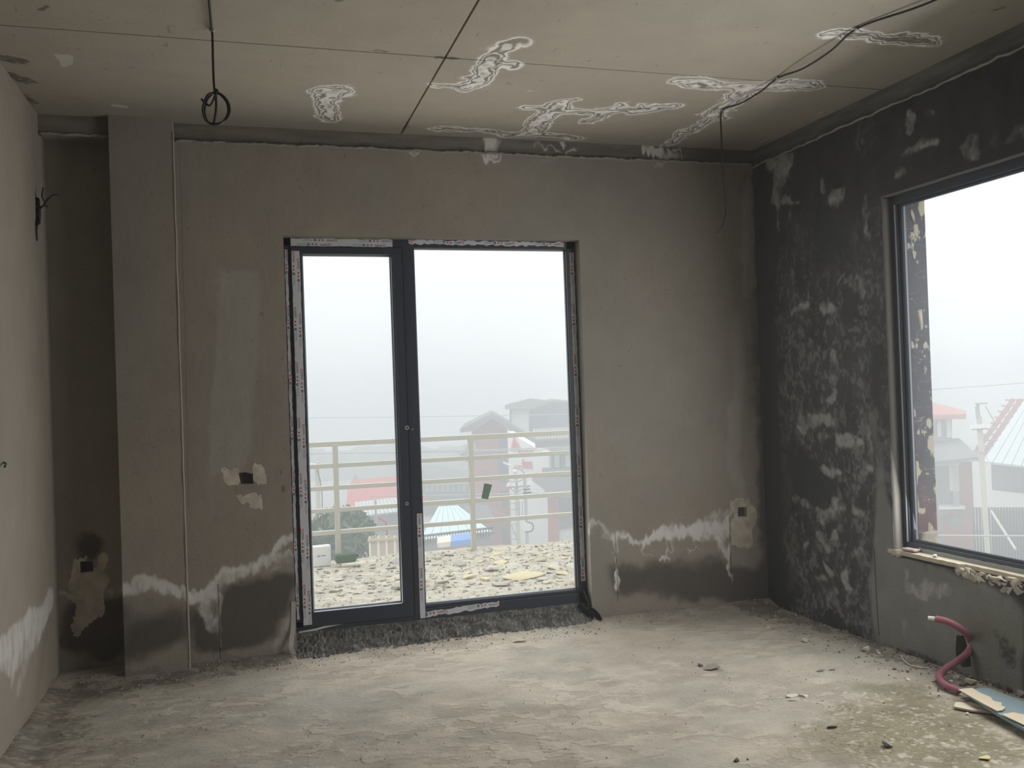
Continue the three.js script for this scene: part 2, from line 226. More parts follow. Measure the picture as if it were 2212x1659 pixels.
// sooty, mouldy side wall
const SR = surface(-0.02, 3.3, 0, 3.15, 1536, 1458, (px, py) => { const p = onRight(px, py); return [Math.hypot(p.x - CORNER, p.z) * Math.sign(p.z), p.y]; });
{
  const clean = mask(SR, 0.03, (d) => { d.area([1898, 1000, 1946, 1190, 2080, 1240, 2212, 1300, 2212, 1659, 2060, 1460, 1896, 1395, 1880, 1260], 0.85); d.area([1870, 1250, 1960, 1190, 1960, 1400, 1890, 1390], 0.5); d.line(0.12, [1880, 880, 1900, 1000, 1915, 1150], 0.45); });
  const blotch = mask(SR, 0.012, (d) => {
    d.area([1652, 352, 1712, 330, 1700, 390, 1692, 410, 1710, 430, 1690, 448, 1664, 440, 1672, 400, 1665, 372], 0.7); d.line(0.03, [1682, 440, 1684, 500], 0.6); d.line(0.03, [1702, 440, 1726, 440], 0.6); d.line(0.02, [1706, 455, 1704, 475], 0.5);
    d.dot(0.07, 1808, 428, 0.6); d.dot(0.03, 1776, 400, 0.6, 2); d.line(0.04, [1868, 425, 1868, 445, 1874, 470, 1870, 500, 1874, 512], 0.55); d.line(0.05, [1964, 252, 1976, 264, 1970, 276], 0.75); d.line(0.03, [2006, 245, 2012, 235], 0.7); d.line(0.05, [1960, 325, 1985, 318, 2002, 308, 2024, 308], 0.65); d.line(0.04, [1942, 392, 1944, 370, 1962, 364], 0.5); d.dot(0.07, 2098, 322, 0.4); d.line(0.08, [2150, 300, 2205, 285], 0.3);
    d.line(0.03, [1732, 662, 1744, 652], 0.6); d.line(0.05, [1710, 674, 1745, 658], 0.5); d.line(0.06, [1776, 668, 1800, 660], 0.6); d.line(0.03, [1810, 610, 1824, 592], 0.5); d.line(0.05, [1850, 600, 1864, 608, 1860, 630], 0.55); d.line(0.04, [1848, 660, 1864, 655], 0.5);
    d.line(0.04, [1690, 680, 1694, 760, 1700, 840, 1704, 860], 0.35); d.line(0.06, [1798, 820, 1796, 858], 0.65); d.line(0.04, [1800, 755, 1802, 785], 0.6); d.line(0.06, [1782, 862, 1800, 858], 0.6);
    d.line(0.09, [1735, 905, 1760, 912, 1790, 905], 0.5); d.line(0.04, [1724, 922, 1742, 928], 0.9); d.line(0.06, [1770, 905, 1800, 915], 0.5); d.line(0.08, [1815, 950, 1840, 948, 1858, 955], 0.8); d.line(0.05, [1770, 948, 1790, 940], 0.5); d.line(0.05, [1870, 900, 1880, 960, 1878, 1010], 0.5); d.line(0.05, [1776, 1014, 1812, 1022], 0.75); d.line(0.05, [1850, 1024, 1870, 1022], 0.6);
    d.line(0.06, [1715, 1070, 1745, 1092], 0.55); d.line(0.05, [1760, 1100, 1775, 1112, 1800, 1104, 1805, 1085], 0.6); d.line(0.08, [1770, 1118, 1820, 1108], 0.5); d.line(0.06, [1844, 1095, 1860, 1112], 0.6); d.line(0.05, [1770, 1160, 1795, 1190], 0.7); d.line(0.05, [1802, 1155, 1808, 1165], 0.8); d.line(0.03, [1738, 1178, 1750, 1168], 0.9); d.line(0.07, [1842, 1200, 1856, 1178], 0.6); d.line(0.04, [1782, 1215, 1792, 1232, 1796, 1240], 0.9); d.line(0.04, [1822, 1240, 1832, 1236], 0.9); d.line(0.04, [1822, 1244, 1828, 1262, 1838, 1266], 0.9); d.line(0.05, [1768, 1254, 1780, 1248], 0.6); d.line(0.03, [1828, 1282, 1842, 1305], 0.6); d.dot(0.05, 1796, 1296, 0.5, 1.6); d.line(0.03, [1800, 1265, 1808, 1275], 0.5);
    d.area([1948, 1225, 1962, 1236, 1962, 1262, 1985, 1272, 2010, 1258, 2048, 1262, 2055, 1280, 2000, 1290, 1975, 1292, 1958, 1282], 0.75); d.line(0.03, [1952, 1345, 1962, 1380], 0.5); d.line(0.04, [1985, 1340, 2005, 1352], 0.35); d.line(0.05, [2120, 1240, 2126, 1290], 0.2); d.line(0.06, [2170, 1270, 2175, 1330], 0.2);
  });
  const rust = mask(SR, 0.02, (d) => { d.line(0.09, [1692, 880, 1698, 980, 1702, 1060, 1708, 1140, 1712, 1230, 1715, 1280], 0.8); d.line(0.05, [1700, 400, 1688, 470], 0.4); });
  const green = mask(SR, 0.05, (d) => { d.area([2080, 1300, 2212, 1340, 2212, 1500, 2120, 1470, 2090, 1400], 0.7); d.line(0.10, [2000, 1400, 2100, 1450, 2180, 1490], 0.4); });
  const mouldAndFoot = mask(SR, 0.02, (d) => { d.line(0.05, [2160, 1375, 2168, 1395, 2180, 1410, 2176, 1432], 0.75); d.line(0.03, [2150, 1390, 2160, 1420], 0.6); d.line(0.03, [2190, 1385, 2186, 1440], 0.5); d.line(0.02, [2146, 1330, 2152, 1360, 2160, 1380], 0.6); d.area([2180, 1280, 2212, 1280, 2212, 1330, 2185, 1320], 0.4); d.dot(0.02, 2002, 1229, 1); d.area([1900, 1385, 1990, 1405, 2060, 1440, 2200, 1500, 2212, 1530, 2040, 1460, 1900, 1400], 0.6); });  // mould spots, and a darker strip along the wall foot
  const crack = mask(SR, 0.001, (d) => { d.line(0.007, [1889, 1190, 1892, 1260, 1896, 1330, 1899, 1372], 1); d.line(0.003, [1850, 300, 1862, 600, 1880, 1000, 1888, 1190], 0.6); d.line(0.003, [1882, 1270, 1884, 1390], 0.5); d.line(0.004, [1683, 450, 1690, 700, 1700, 1000], 0.5); });
  const flaky = mask(SR, 0.10, (d) => { d.area([1690, 560, 1780, 640, 1890, 560, 1915, 1180, 1890, 1400, 1720, 1330], 0.8); d.area([1700, 900, 1890, 860, 1900, 1380, 1720, 1320], 0.8); });
  const band = mask(SR, 0.02, (d) => d.area([1625, 350, 1662, 345, 1700, 1305, 1662, 1303], 1));
  M.soot = surfMat(SR, (u, v, o) => {
    const n1 = fbm(u * 2.2 + 8, v * 1.5 + 2, 4), n2 = fbm(u * 10, v * 8 + 4, 4), n3 = vnoise(u * 150, v * 150), st = fbm(u * 30, v * 5 + 60, 3);
    const k = 0.6 + 0.6 * n1 + 0.5 * (n2 - 0.5) + 0.16 * (n3 - 0.5) + 0.25 * (st - 0.5);
    o[0] = 0.041 * k; o[1] = 0.0415 * k; o[2] = 0.045 * k; o[3] = 0.4 + 0.5 * (n2 - 0.5) + 0.12 * (n3 - 0.5);
    const bd = band(u, v), cl = clean(u, v), wx = (fbm(u * 11 + 3, v * 11, 4) - 0.5) * 0.16, wy = (fbm(u * 11, v * 11 + 44, 4) - 0.5) * 0.16;
    // flaking limewash left in wisps between the mould
    const rid = 1 - Math.abs(2 * fbm(u * 4.4 + wx * 3, v * 3.6 + wy * 3 + 30, 5) - 1), rid2 = 1 - Math.abs(2 * fbm(u * 12 + wx * 6 + 9, v * 8 + wy * 6, 5) - 1), thick = 0.25 + 0.5 * flaky(u + wx, v + wy), patch = fbm(u * 2.6 + 70, v * 2.2, 4), fine = fbm(u * 46, v * 34, 3);
    const wz = clamp(sstep(0.74, 1.0, rid) * 0.8 + sstep(0.82, 1.0, rid2) * 0.7, 0, 1) * sstep(0.42, 0.66, patch + thick * 0.35 - 0.14) * (0.25 + 1.3 * sstep(0.38, 0.66, fine)) * (1 - bd) * (1 - cl * 0.8); mixTo(o, clamp(wz * 0.62 * (0.35 + thick), 0, 0.75), 0.235, 0.235, 0.232); o[3] += wz * 0.3;
    const grey = sstep(0.45, 0.75, patch + 0.2 * (thick - 0.5)) * (1 - bd); mixTo(o, grey * 0.35, 0.092, 0.093, 0.096);
    const c2 = sstep(0.3, 0.75, cl + (n2 - 0.5) * 0.4); { const q = 0.75 + 0.5 * n1 + 0.25 * (n2 - 0.5) + 0.1 * (n3 - 0.5); mixTo(o, c2, 0.205 * q, 0.203 * q, 0.188 * q); o[3] = lerp(o[3], 0.5 + 0.2 * (n2 - 0.5) + 0.12 * (n3 - 0.5), c2); }
    const bl = blotch(u + wx * 0.55, v + wy * 0.55), ba = sstep(0.12, 0.95, bl * (0.15 + 1.7 * fbm(u * 26 + wx * 9, v * 19 + wy * 9, 4)) + (bl > 0.1 ? (n2 - 0.5) * 0.5 : 0)) * (0.55 + 0.9 * fine); mixTo(o, clamp(ba * 0.85, 0, 0.9), 0.37, 0.365, 0.35); o[3] += ba * 0.3;
    const ru = rust(u + wx * 0.4, v + wy * 0.4) * sstep(0.35, 0.7, fbm(u * 22, v * 14, 3)); mixTo(o, ru * 0.6, 0.13, 0.10, 0.085);
    mixTo(o, green(u, v) * 0.6 * sstep(0.35, 0.65, n2), 0.125, 0.130, 0.075);
    const mo = sstep(0.2, 0.7, mouldAndFoot(u + wx * 0.3, v + wy * 0.3) * (0.4 + 1.2 * fbm(u * 50, v * 50, 3))); mixTo(o, mo * 0.8, 0.025, 0.026, 0.024);
    const cr = crack(u, v); if (cr > 0.1) { mixTo(o, cr * 0.9, 0.012, 0.012, 0.012); o[3] -= cr * 0.4; }
    if (v > 2.985) { const b = fbm(u * 5 + 5, v * 30, 4); o[0] = 0.15 * (0.5 + b * 0.9); o[1] = 0.148 * (0.5 + b * 0.9); o[2] = 0.135 * (0.5 + b * 0.9); mixTo(o, ba * 0.5, 0.4, 0.39, 0.36); }
    
  }, 0.010);
}
// left wall: smoother plaster with a tide mark of salts
{
  const S = surface(-2.6, 0.1, 0, 3.15, 1024, 1194, (px, py) => { const p = onLeft(px, py); return [-p.z, p.y]; });
  const salt = mask(S, 0.012, (d) => { d.line(0.12, [112, 1290, 90, 1330, 70, 1340, 40, 1370, 20, 1390, 0, 1400], 0.7); d.line(0.10, [108, 1300, 84, 1370, 40, 1420, 20, 1440, 0, 1420], 0.5); d.line(0.03, [88, 1320, 86, 1350, 85, 1378], 0.9); d.line(0.06, [40, 1390, 32, 1440, 28, 1470], 0.5); d.line(0.08, [75, 1360, 60, 1420, 40, 1490], 0.35); d.line(0.05, [120, 1480, 85, 1540, 45, 1590], 0.35); });
  const damp = mask(S, 0.04, (d) => { d.line(0.1, [105, 1340, 90, 1420, 75, 1500], 0.4); });
  const streak = mask(S, 0.02, (d) => { d.line(0.05, [60, 960, 64, 1200], 0.35); });
  M.plasterLeft = surfMat(S, (u, v, o) => {
    const n1 = fbm(u * 1.7 + 13, v * 1.3 + 5, 4), n2 = fbm(u * 7 + 11, v * 7, 4), n3 = vnoise(u * 170, v * 170), n4 = fbm(u * 38, v * 14, 3), hue = fbm(u * 1.1 + 140, v * 0.8 + 9, 3);
    const k = 0.84 + 0.26 * n1 + 0.14 * (n2 - 0.5) + 0.07 * (n3 - 0.5) + 0.07 * (n4 - 0.5); o[0] = 0.335 * k; o[1] = 0.29 * k; o[2] = 0.24 * k; mixTo(o, 0.5 * sstep(0.42, 0.66, hue), 0.29 * k, 0.27 * k, 0.235 * k);
    o[3] = 0.45 + 0.25 * (n2 - 0.5) + 0.10 * (n3 - 0.5) + 0.2 * (n4 - 0.5);
    const wx = (fbm(u * 9 + 60, v * 9, 3) - 0.5) * 0.12, wy = (fbm(u * 9, v * 9 + 80, 3) - 0.5) * 0.08;
    tint(o, 1 - 0.5 * damp(u + wx, v + wy)); mixTo(o, streak(u, v) * n4 * 0.4, 0.45, 0.44, 0.40);
    const sl = salt(u + wx * 0.7, v + wy * 0.6), sk = sstep(0.08, 0.8, sl * (0.4 + 1.2 * fbm(u * 34, v * 12, 3))); mixTo(o, sk * 0.85, 0.60, 0.585, 0.565);
    const mud = v < 0.14 ? sstep(0.0, 0.012, 0.04 - v + (n2 - 0.5) * 0.18) : 0; if (mud > 0) mixTo(o, mud * 0.5, 0.24, 0.21, 0.165);
  }, 0.005);
}
// dusty screed
const SF = surface(-1.2, 3.6, -0.15, 3.05, 2048, 1366, (px, py) => { const p = onLevel(px, py, 0); return [p.x, p.z]; });
{
  const dirtShade = mask(SF, 0.06, (d) => {  // soil along the walls; at the side wall foot, shadow painted in
    d.line(0.22, [120, 1500, 260, 1490, 400, 1455, 520, 1440, 640, 1420], 0.75); d.line(0.12, [640, 1420, 800, 1400, 1000, 1380, 1280, 1345], 0.5); d.line(0.10, [1290, 1340, 1450, 1325, 1640, 1312], 0.65); d.line(0.20, [1640, 1315, 1780, 1352, 1900, 1398, 2060, 1460, 2150, 1500], 0.8); d.line(0.3, [130, 1530, 70, 1640], 0.6); d.area([60, 1560, 500, 1480, 560, 1540, 300, 1659, 20, 1659], 0.35); d.line(0.08, [1520, 1345, 1640, 1340], 0.5);
  });
  const pale = mask(SF, 0.05, (d) => { d.area([1000, 1430, 1300, 1400, 1560, 1410, 1800, 1450, 1900, 1500, 1700, 1560, 1300, 1540, 1000, 1500], 0.5); d.line(0.05, [1340, 1460, 1400, 1465], 0.8); d.line(0.04, [1130, 1420, 1250, 1412], 0.6); d.line(0.08, [104, 1580, 120, 1620, 112, 1659], 0.7); d.area([1480, 1370, 1640, 1360, 1700, 1390, 1560, 1420], 0.35); });
  const moss = mask(SF, 0.09, (d) => { d.area([1880, 1478, 2040, 1485, 2212, 1590, 2212, 1659, 1800, 1659, 1780, 1560], 0.9); d.area([1950, 1530, 2212, 1600, 2212, 1659, 1980, 1659], 0.6); d.area([1700, 1580, 1900, 1540, 1900, 1659, 1660, 1659], 0.4); d.line(0.10, [660, 1418, 900, 1392, 1260, 1350], 0.4); });
  const rose = mask(SF, 0.12, (d) => { d.area([1680, 1520, 1880, 1540, 1960, 1659, 1600, 1659], 0.6); d.area([1380, 1500, 1500, 1500, 1500, 1600, 1350, 1600], 0.25); });
  const speck = mask(SF, 0.004, (d) => { const r = rng(3); for (let i = 0; i < 420; i++) { const x = 1820 + r() * 392, y = 1490 + r() * 169; d.dot(0.003 + 0.007 * r() * r(), x, y, 0.9, 0.5 + r()); } for (let i = 0; i < 160; i++) d.dot(0.003 + 0.006 * r() * r(), 600 + r() * 1400, 1380 + r() * 270, 0.8, 0.5 + r()); });
  M.floor = surfMat(SF, (u, v, o) => {
    const n1 = fbm(u * 1.5 + 8, v * 1.9 + 2, 4), n2 = fbm(u * 6, v * 8.5 + 4, 5), n3 = vnoise(u * 230, v * 230), gr = fbm(u * 60, v * 80, 3), cl = fbm(u * 11 + 2, v * 19 + 9, 4), pt = fbm(u * 3.1 + 30, v * 4.2 + 11, 4);
    const k = 0.70 + 0.36 * n1 + 0.36 * (n2 - 0.5) + 0.10 * (n3 - 0.5) + 0.16 * (gr - 0.5);
    o[0] = 0.47 * k; o[1] = 0.418 * k; o[2] = 0.345 * k; mixTo(o, 0.6 * sstep(0.46, 0.62, fbm(u * 1.9 + 60, v * 2.3, 3)), 0.40 * k, 0.385 * k, 0.33 * k); mixTo(o, 0.5 * sstep(0.52, 0.62, pt), 0.36 * k, 0.315 * k, 0.255 * k);
    const wx = (n2 - 0.5) * 0.35, wy = (fbm(u * 7 + 50, v * 9, 4) - 0.5) * 0.35;
    const crust = sstep(0.48, 0.60, cl) * sstep(0.42, 0.60, pt + 0.35 * (n1 - 0.5)); mixTo(o, crust * 0.38, 0.60 * k, 0.54 * k, 0.455 * k);
    const grain = sstep(0.58, 0.75, gr) * sstep(0.5, 0.38, cl); tint(o, 1 - 0.16 * grain);
    o[3] = 0.35 + 0.34 * crust + 0.55 * (n2 - 0.5) + 0.16 * (gr - 0.5) + 0.05 * (n3 - 0.5);
    const dk = sstep(0.25, 0.8, dirtShade(u + wx, v + wy) * (0.45 + 1.1 * fbm(u * 40 + 3, v * 46, 3))); mixTo(o, clamp(dk * 0.85, 0, 0.85), 0.165 * k, 0.145 * k, 0.118 * k);
    mixTo(o, pale(u + wx, v + wy) * (0.35 + 0.8 * crust) * 0.6, 0.58 * k, 0.54 * k, 0.47 * k);
    const ro = rose(u + wx, v + wy); mixTo(o, ro * 0.6 * sstep(0.35, 0.6, gr), 0.40 * k, 0.315 * k, 0.275 * k);
    const ms = moss(u + wx, v + wy) * sstep(0.36, 0.60, 0.5 * fbm(u * 13 + 5, v * 17, 3) + 0.5 * fbm(u * 48, v * 60, 3) + 0.11); mixTo(o, clamp(ms, 0, 0.85), 0.20 * k, 0.182 * k, 0.108 * k); o[3] += ms * (gr - 0.5) * 0.5;
    const sk = speck(u, v); if (sk > 0.15) { mixTo(o, sk * 0.8, 0.62, 0.57, 0.47); o[3] += sk * 0.2; }
    const sp = vnoise(u * 85 + 5, v * 100), sq = vnoise(u * 6 + 51, v * 6 + 3); if (sp > 0.91 && sq > 0.5) mixTo(o, clamp((sp - 0.91) * 8, 0, 0.6), 0.11, 0.10, 0.08);
  }, 0.011, 0.95);
}
// ------------------------------------------------------------------ the room
const uvOf = (g, f) => { const p = g.attributes.position, n = g.attributes.normal, a = new Float32Array(p.count * 2); for (let i = 0; i < p.count; i++) { const [u, v] = f(p.getX(i), p.getY(i), p.getZ(i), n.getX(i), n.getY(i), n.getZ(i)); a[i * 2] = u; a[i * 2 + 1] = v; } g.setAttribute('uv', new THREE.BufferAttribute(a, 2)); return g; };
const facade = (g) => uvOf(g, (x, y, z, nx) => [Math.abs(nx) > 0.6 ? x + z : x, y]);
function rough(g, amp, freq, seed = 0) {                        // worn: corners pushed about by noise, then smooth shading with creases
  g = mergeVertices(g.deleteAttribute('uv').deleteAttribute('normal'), 1e-5); const p = g.attributes.position;
  for (let i = 0; i < p.count; i++) { const x = p.getX(i), y = p.getY(i), z = p.getZ(i); p.setXYZ(i, x + amp * (fbm(y * freq + seed, z * freq + 3, 2) - 0.5), y + amp * (fbm(x * freq + seed + 20, z * freq, 2) - 0.5), z + amp * (fbm(x * freq + 50, y * freq + seed, 2) - 0.5)); }
  g.computeVertexNormals(); return g;
}
const RECESS = -0.13, DOOR = { x0: 0.245, x1: 2.098, y1: 2.47 }, LEDGE = 3.009;
const quad = (px, z = 0) => { const o = []; for (let i = 0; i < px.length; i += 2) { const p = onBack(px[i], px[i + 1], z); o.push([p.x, p.y]); } return o; };
const darkHole = std([0.10, 0.098, 0.095]);
function socketHole(parent, pts, depth) {                       // the lining of an empty socket hole
  const xs = pts.map((p) => p[0]), ys = pts.map((p) => p[1]), x0 = Math.min(...xs) - 0.004, x1 = Math.max(...xs) + 0.004, y0 = Math.min(...ys) - 0.004, y1 = Math.max(...ys) + 0.004, t = 0.003;
  return part('socket_box', mergeGeometries([box(x1 - x0, y1 - y0, t, (x0 + x1) / 2, (y0 + y1) / 2, -depth), box(t, y1 - y0, depth, x0, (y0 + y1) / 2, -depth / 2 - 0.002), box(t, y1 - y0, depth, x1, (y0 + y1) / 2, -depth / 2 - 0.002), box(x1 - x0, t, depth, (x0 + x1) / 2, y0, -depth / 2 - 0.002), box(x1 - x0, t, depth, (x0 + x1) / 2, y1, -depth / 2 - 0.002)]), darkHole, parent, 'empty dark socket hole in the plaster');
}
{
  const sockets = [quad([515, 1022, 530, 1020, 547, 1024, 546, 1034, 548, 1045, 520, 1046]), quad([173, 1213, 200, 1212, 202, 1235, 174, 1238], RECESS), quad([1594, 1096, 1613, 1095, 1614, 1116, 1594, 1117])];
  const w = structure(group('wall_back'));
  part('plaster_face', facade(slab(rect(-0.60, -0.3, 3.66, LEDGE), 0.28, [rect(DOOR.x0, 0.0, DOOR.x1, DOOR.y1), sockets[0], sockets[2]]).translate(0, 0, -0.28)), M.plaster, w); part('recess_face', facade(slab(rect(-1.3, -0.3, -0.55, LEDGE), 0.15, [sockets[1]]).translate(0, 0, RECESS - 0.15)), M.plaster, w);
  part('ring_beam', facade(box(5, 0.20, 0.25, 1.18, LEDGE + 0.098, -0.147)), M.plaster, w, 'bare concrete ring beam above the plaster');
  socketHole(w, sockets[0], 0.05); socketHole(w, sockets[2], 0.05); socketHole(w, sockets[1], 0.05).position.z = RECESS; part('recess_beam', facade(rbox(0.42, 0.20, 0.20, 0.004, -0.87, LEDGE + 0.094, -0.075)), M.plaster, w, 'concrete beam over the recess');
  // the ragged upper edge of the plaster coat
  const lip = (x0, x1, z, seed) => { const g = new THREE.BoxGeometry(x1 - x0, 0.014, 0.028, Math.round((x1 - x0) * 60), 1, 1).translate((x0 + x1) / 2, LEDGE - 0.004, z); return rough(rough(g, 0.014, 9, seed), 0.016, 46, seed); };
  const lipMat = std([0.31, 0.295, 0.265]);
  part('plaster_lip', lip(-0.34, 3.38, -0.008, 4), lipMat, w); part('plaster_lip', lip(-1.03, -0.68, 0.018, 9), lipMat, w);
}
{ // pilaster beside the recess, with a metal bead in its corner
  const t = structure(group('trim_1'), 'plastered pilaster left of the balcony door');
  part('pilaster', uvOf(rbox(0.334, H + 0.02, 0.26, 0.004, -0.510, H / 2, -0.055), (x, y, z, nx) => [Math.abs(nx) > 0.6 ? x + z : x, y * 0.958]), M.plaster, t);
  part('corner_bead', rough(new THREE.BoxGeometry(0.010, H - 0.10, 0.010, 1, 60, 1).translate(-0.342, H / 2 - 0.03, 0.072), 0.005, 9, 5), std([0.40, 0.36, 0.31]), t, 'pale corner bead');
}
const RT = -Math.atan2(1, SLOPE), WIN = { u0: 1.24, u1: 3.32, y0: 0.552, y1: 2.515 };
const CHASE = [[2066, 1372], [2089, 1374], [2093, 1396], [2096, 1420], [2098, 1440], [2078, 1442], [2066, 1425], [2064, 1400]].map(([x, y]) => SR.where(x, y));
{
  const w = structure(group('wall_right', V(CORNER, 0, 0), RT));
  const u0 = -0.2, g = slab(rect(u0, -0.3, 8.3, 2.992), 0.28, [rect(WIN.u0, WIN.y0 - 0.03, WIN.u1, WIN.y1), CHASE]).translate(0, 0, -0.28);
  part('plaster_face', facade(g), M.soot, w); part('pipe_chase', box(0.20, 0.30, 0.02, CHASE[2][0] - 0.03, CHASE[3][1] + 0.02, -0.22), std([0.20, 0.19, 0.17]), w, 'chase cut into the wall where the pipe leaves it');
  part('ring_beam', facade(box(8.5, 0.22, 0.25, 4.05, 2.992 + 0.105, -0.15)), M.soot, w, 'grey concrete ring beam above the sooty plaster');
  part('plaster_lip', rough(new THREE.BoxGeometry(3.4, 0.012, 0.032, 240, 1, 1).translate(1.69, 2.988, -0.008), 0.024, 16, 31), std([0.33, 0.32, 0.29]), w, 'pale broken edge of the plaster');
}
{
  const w = structure(group('wall_left', V(LEFT, 0, 0), Math.PI / 2));
  part('plaster_face', facade(slab(rect(-8.3, -0.3, 0.2, H + 0.1), 0.25, [[[-0.150, 2.66], [-0.142, 2.60], [-0.148, 2.52], [-0.138, 2.45], [-0.112, 2.46], [-0.100, 2.54], [-0.108, 2.60], [-0.104, 2.64]]]).translate(0, 0, -0.25)), M.plasterLeft, w); part('cavity_back', box(0.09, 0.26, 0.02, -0.125, 2.55, -0.13), std([0.22, 0.20, 0.17]), w);
  const r = structure(group('wall_rear', V(0, 0, 8), Math.PI));
  part('plaster_face', facade(slab(rect(-4.2, -0.3, 1.3, H + 0.1), 0.25).translate(0, 0, -0.25)), std([0.14, 0.13, 0.115]), r);
}
{ // ceiling: four formwork fields with open joints between them, under the slab
  const c = structure(group('ceiling')), X0 = -1.3, X1 = 3.9, Z0 = -0.26, Z1 = 8.3, SX = 0.966, SZ = 1.253, gap = 0.008;
  const field = (x0, x1, z0, z1) => part('ceiling_panel', uvOf(rbox(x1 - x0, 0.04, z1 - z0, 0.003, (x0 + x1) / 2, H + 0.02, (z0 + z1) / 2), (x, y, z) => [x, z]), M.ceiling, c);
  field(X0, SX - gap / 2, Z0, SZ - gap / 2); field(SX + gap / 2, X1, Z0, SZ - gap / 2); field(X0, SX - gap / 2, SZ + gap / 2, Z1); field(SX + gap / 2, X1, SZ + gap / 2, Z1);
  part('slab', box(X1 - X0, 0.22, Z1 - Z0, (X0 + X1) / 2, H + 0.145, (Z0 + Z1) / 2), std([0.10, 0.09, 0.08]), c);
}
const groundY = (x, z) => 0.014 * (fbm(x * 2.1 + 5, z * 2.1 + 1, 3) - 0.5) + 0.010 * (fbm(x * 9, z * 11, 3) - 0.5) + 0.035 * Math.max(sstep(0.16, 0.0, z + 0.06 * (fbm(x * 7, 3, 2) - 0.5)) * (x < 0.25 || x > 2.1 ? 1 : 0.4), sstep(0.12, 0, x - LEFT));
{
  const f = structure(group('floor')), nx = 230, nz = 200, g = new THREE.PlaneGeometry(4.95, 3.6, nx, nz).rotateX(-Math.PI / 2).translate(1.22, 0, 1.55), p = g.attributes.position;
  for (let i = 0; i < p.count; i++) p.setY(i, groundY(p.getX(i), p.getZ(i)));
  g.computeVertexNormals(); part('screed', uvOf(g, (x, y, z) => [x, z]), M.floor, f);
  part('screed', uvOf(box(4.95, 0.02, 4.9, 1.22, -0.01, 5.8), (x, y, z) => [x, z]), M.floor, f);
  part('slab', box(5.3, 0.2, 8.7, 1.22, -0.135, 4.0), std([0.2, 0.19, 0.17]), f);
}
// ------------------------------------------------------------------ balcony door
const anthracite = std([0.028, 0.036, 0.056], 0.42), gasket = std([0.012, 0.012, 0.013], 0.7), spacerMat = std([0.40, 0.42, 0.45], 0.45), boneMat = std([0.62, 0.62, 0.60], 0.6);
const glassMat = new THREE.MeshPhysicalMaterial({ color: new THREE.Color(0.965, 0.975, 0.97), transmission: 1, thickness: 0, roughness: 0.29, ior: 1.5 });
let filmMat;
{ // printed protective film: ASAS, red and black squares, small grey lines
  const c = document.createElement('canvas'); c.width = 128; c.height = 704; const g = c.getContext('2d');
  g.fillStyle = '#c9ccd2'; g.fillRect(0, 0, 128, 704);
  const column = (x, s, off) => {
    g.save(); g.translate(x, off); g.fillStyle = '#b3222c'; g.fillRect(0, 0, s, s); g.fillStyle = '#e8e6e6'; g.fillRect(s * 0.18, s * 0.18, s * 0.64, s * 0.64); g.strokeStyle = '#b3222c'; g.lineWidth = s * 0.16; g.beginPath(); g.moveTo(s * 0.25, s * 0.85); g.lineTo(s * 0.8, s * 0.2); g.stroke();
    g.translate(s * 0.85, s * 1.25); g.rotate(Math.PI / 2); g.fillStyle = '#1c2026'; g.font = `bold ${s * 1.15}px sans-serif`; g.fillText('ASAS', 0, s * 0.72 - s * 0.1); g.restore();
    g.save(); g.translate(x, off); g.fillStyle = '#b3222c'; for (const q of [5.4, 6.7]) { g.beginPath(); g.arc(s * 0.45, s * q, s * 0.36, 0, 7); g.fill(); } g.fillStyle = '#1c2026'; g.fillRect(0, s * 7.8, s * 0.95, s * 0.9); g.fillStyle = '#e8e6e6'; g.fillRect(s * 0.4, s * 8.1, s * 0.3, s * 0.35);
    g.fillStyle = '#8b9099'; for (let i = 0; i < 3; i++) g.fillRect(s * (0.1 + i * 0.33), s * 9.2, s * 0.13, s * 3.4); g.restore();
  };
  column(10, 34, 12); column(80, 34, 96);
  const t = new THREE.CanvasTexture(c); t.colorSpace = THREE.SRGBColorSpace; t.wrapS = t.wrapT = THREE.RepeatWrapping; filmMat = new THREE.MeshStandardMaterial({ map: t, roughness: 0.55 });
}
// a strip of film following a line on the face of a rail; length a..b, width w, slight lift and torn ends
function filmStrip(parent, ax, ay, bx, by, w, z, uw = 1, u0 = 0, ragged = 0.004, seed = 1) {
  const L = Math.hypot(bx - ax, by - ay), n = Math.max(4, Math.round(L / 0.02)), r = rng(seed), pos = [], uv = [], idx = [], dx = (bx - ax) / L, dy = (by - ay) / L;
  for (let k = 0; k < 2; k++) for (let i = 0; i <= n; i++) { const t = i / n; for (const s of [-1, 1]) { const e = s * w / 2 + (r() - 0.5) * ragged * (k ? 0 : 1); if (!k) { pos.push(ax + dx * t * L - dy * e, ay + dy * t * L + dx * e, z + 0.0012); } else { const j = (i * 2 + (s > 0 ? 1 : 0)) * 3; pos.push(pos[j], pos[j + 1], z); } uv.push(u0 + uw * (s < 0 ? 0 : 1), -t * L / 0.33); } }
  const m = (n + 1) * 2; for (let i = 0; i < n; i++) { const a = i * 2; idx.push(a, a + 2, a + 1, a + 1, a + 2, a + 3, a + m, a + 1 + m, a + 2 + m, a + 1 + m, a + 3 + m, a + 2 + m, a, a + m, a + 2, a + 2, a + m, a + m + 2, a + 1, a + 3, a + m + 1, a + 3, a + m + 3, a + m + 1); }
  const g = new THREE.BufferGeometry(); g.setAttribute('position', new THREE.Float32BufferAttribute(pos, 3)); g.setAttribute('uv', new THREE.Float32BufferAttribute(uv, 2)); g.setIndex(idx); g.computeVertexNormals();
  return part('protective_film', g, filmMat, parent, 'printed white protective film');
}
function bars(parent, name, list, mat, z0, z1, r = 0.004) { for (const [x0, y0, x1, y1] of list) part(name, rbox(x1 - x0, y1 - y0, z1 - z0, r, (x0 + x1) / 2, (y0 + y1) / 2, (z0 + z1) / 2), mat, parent); }
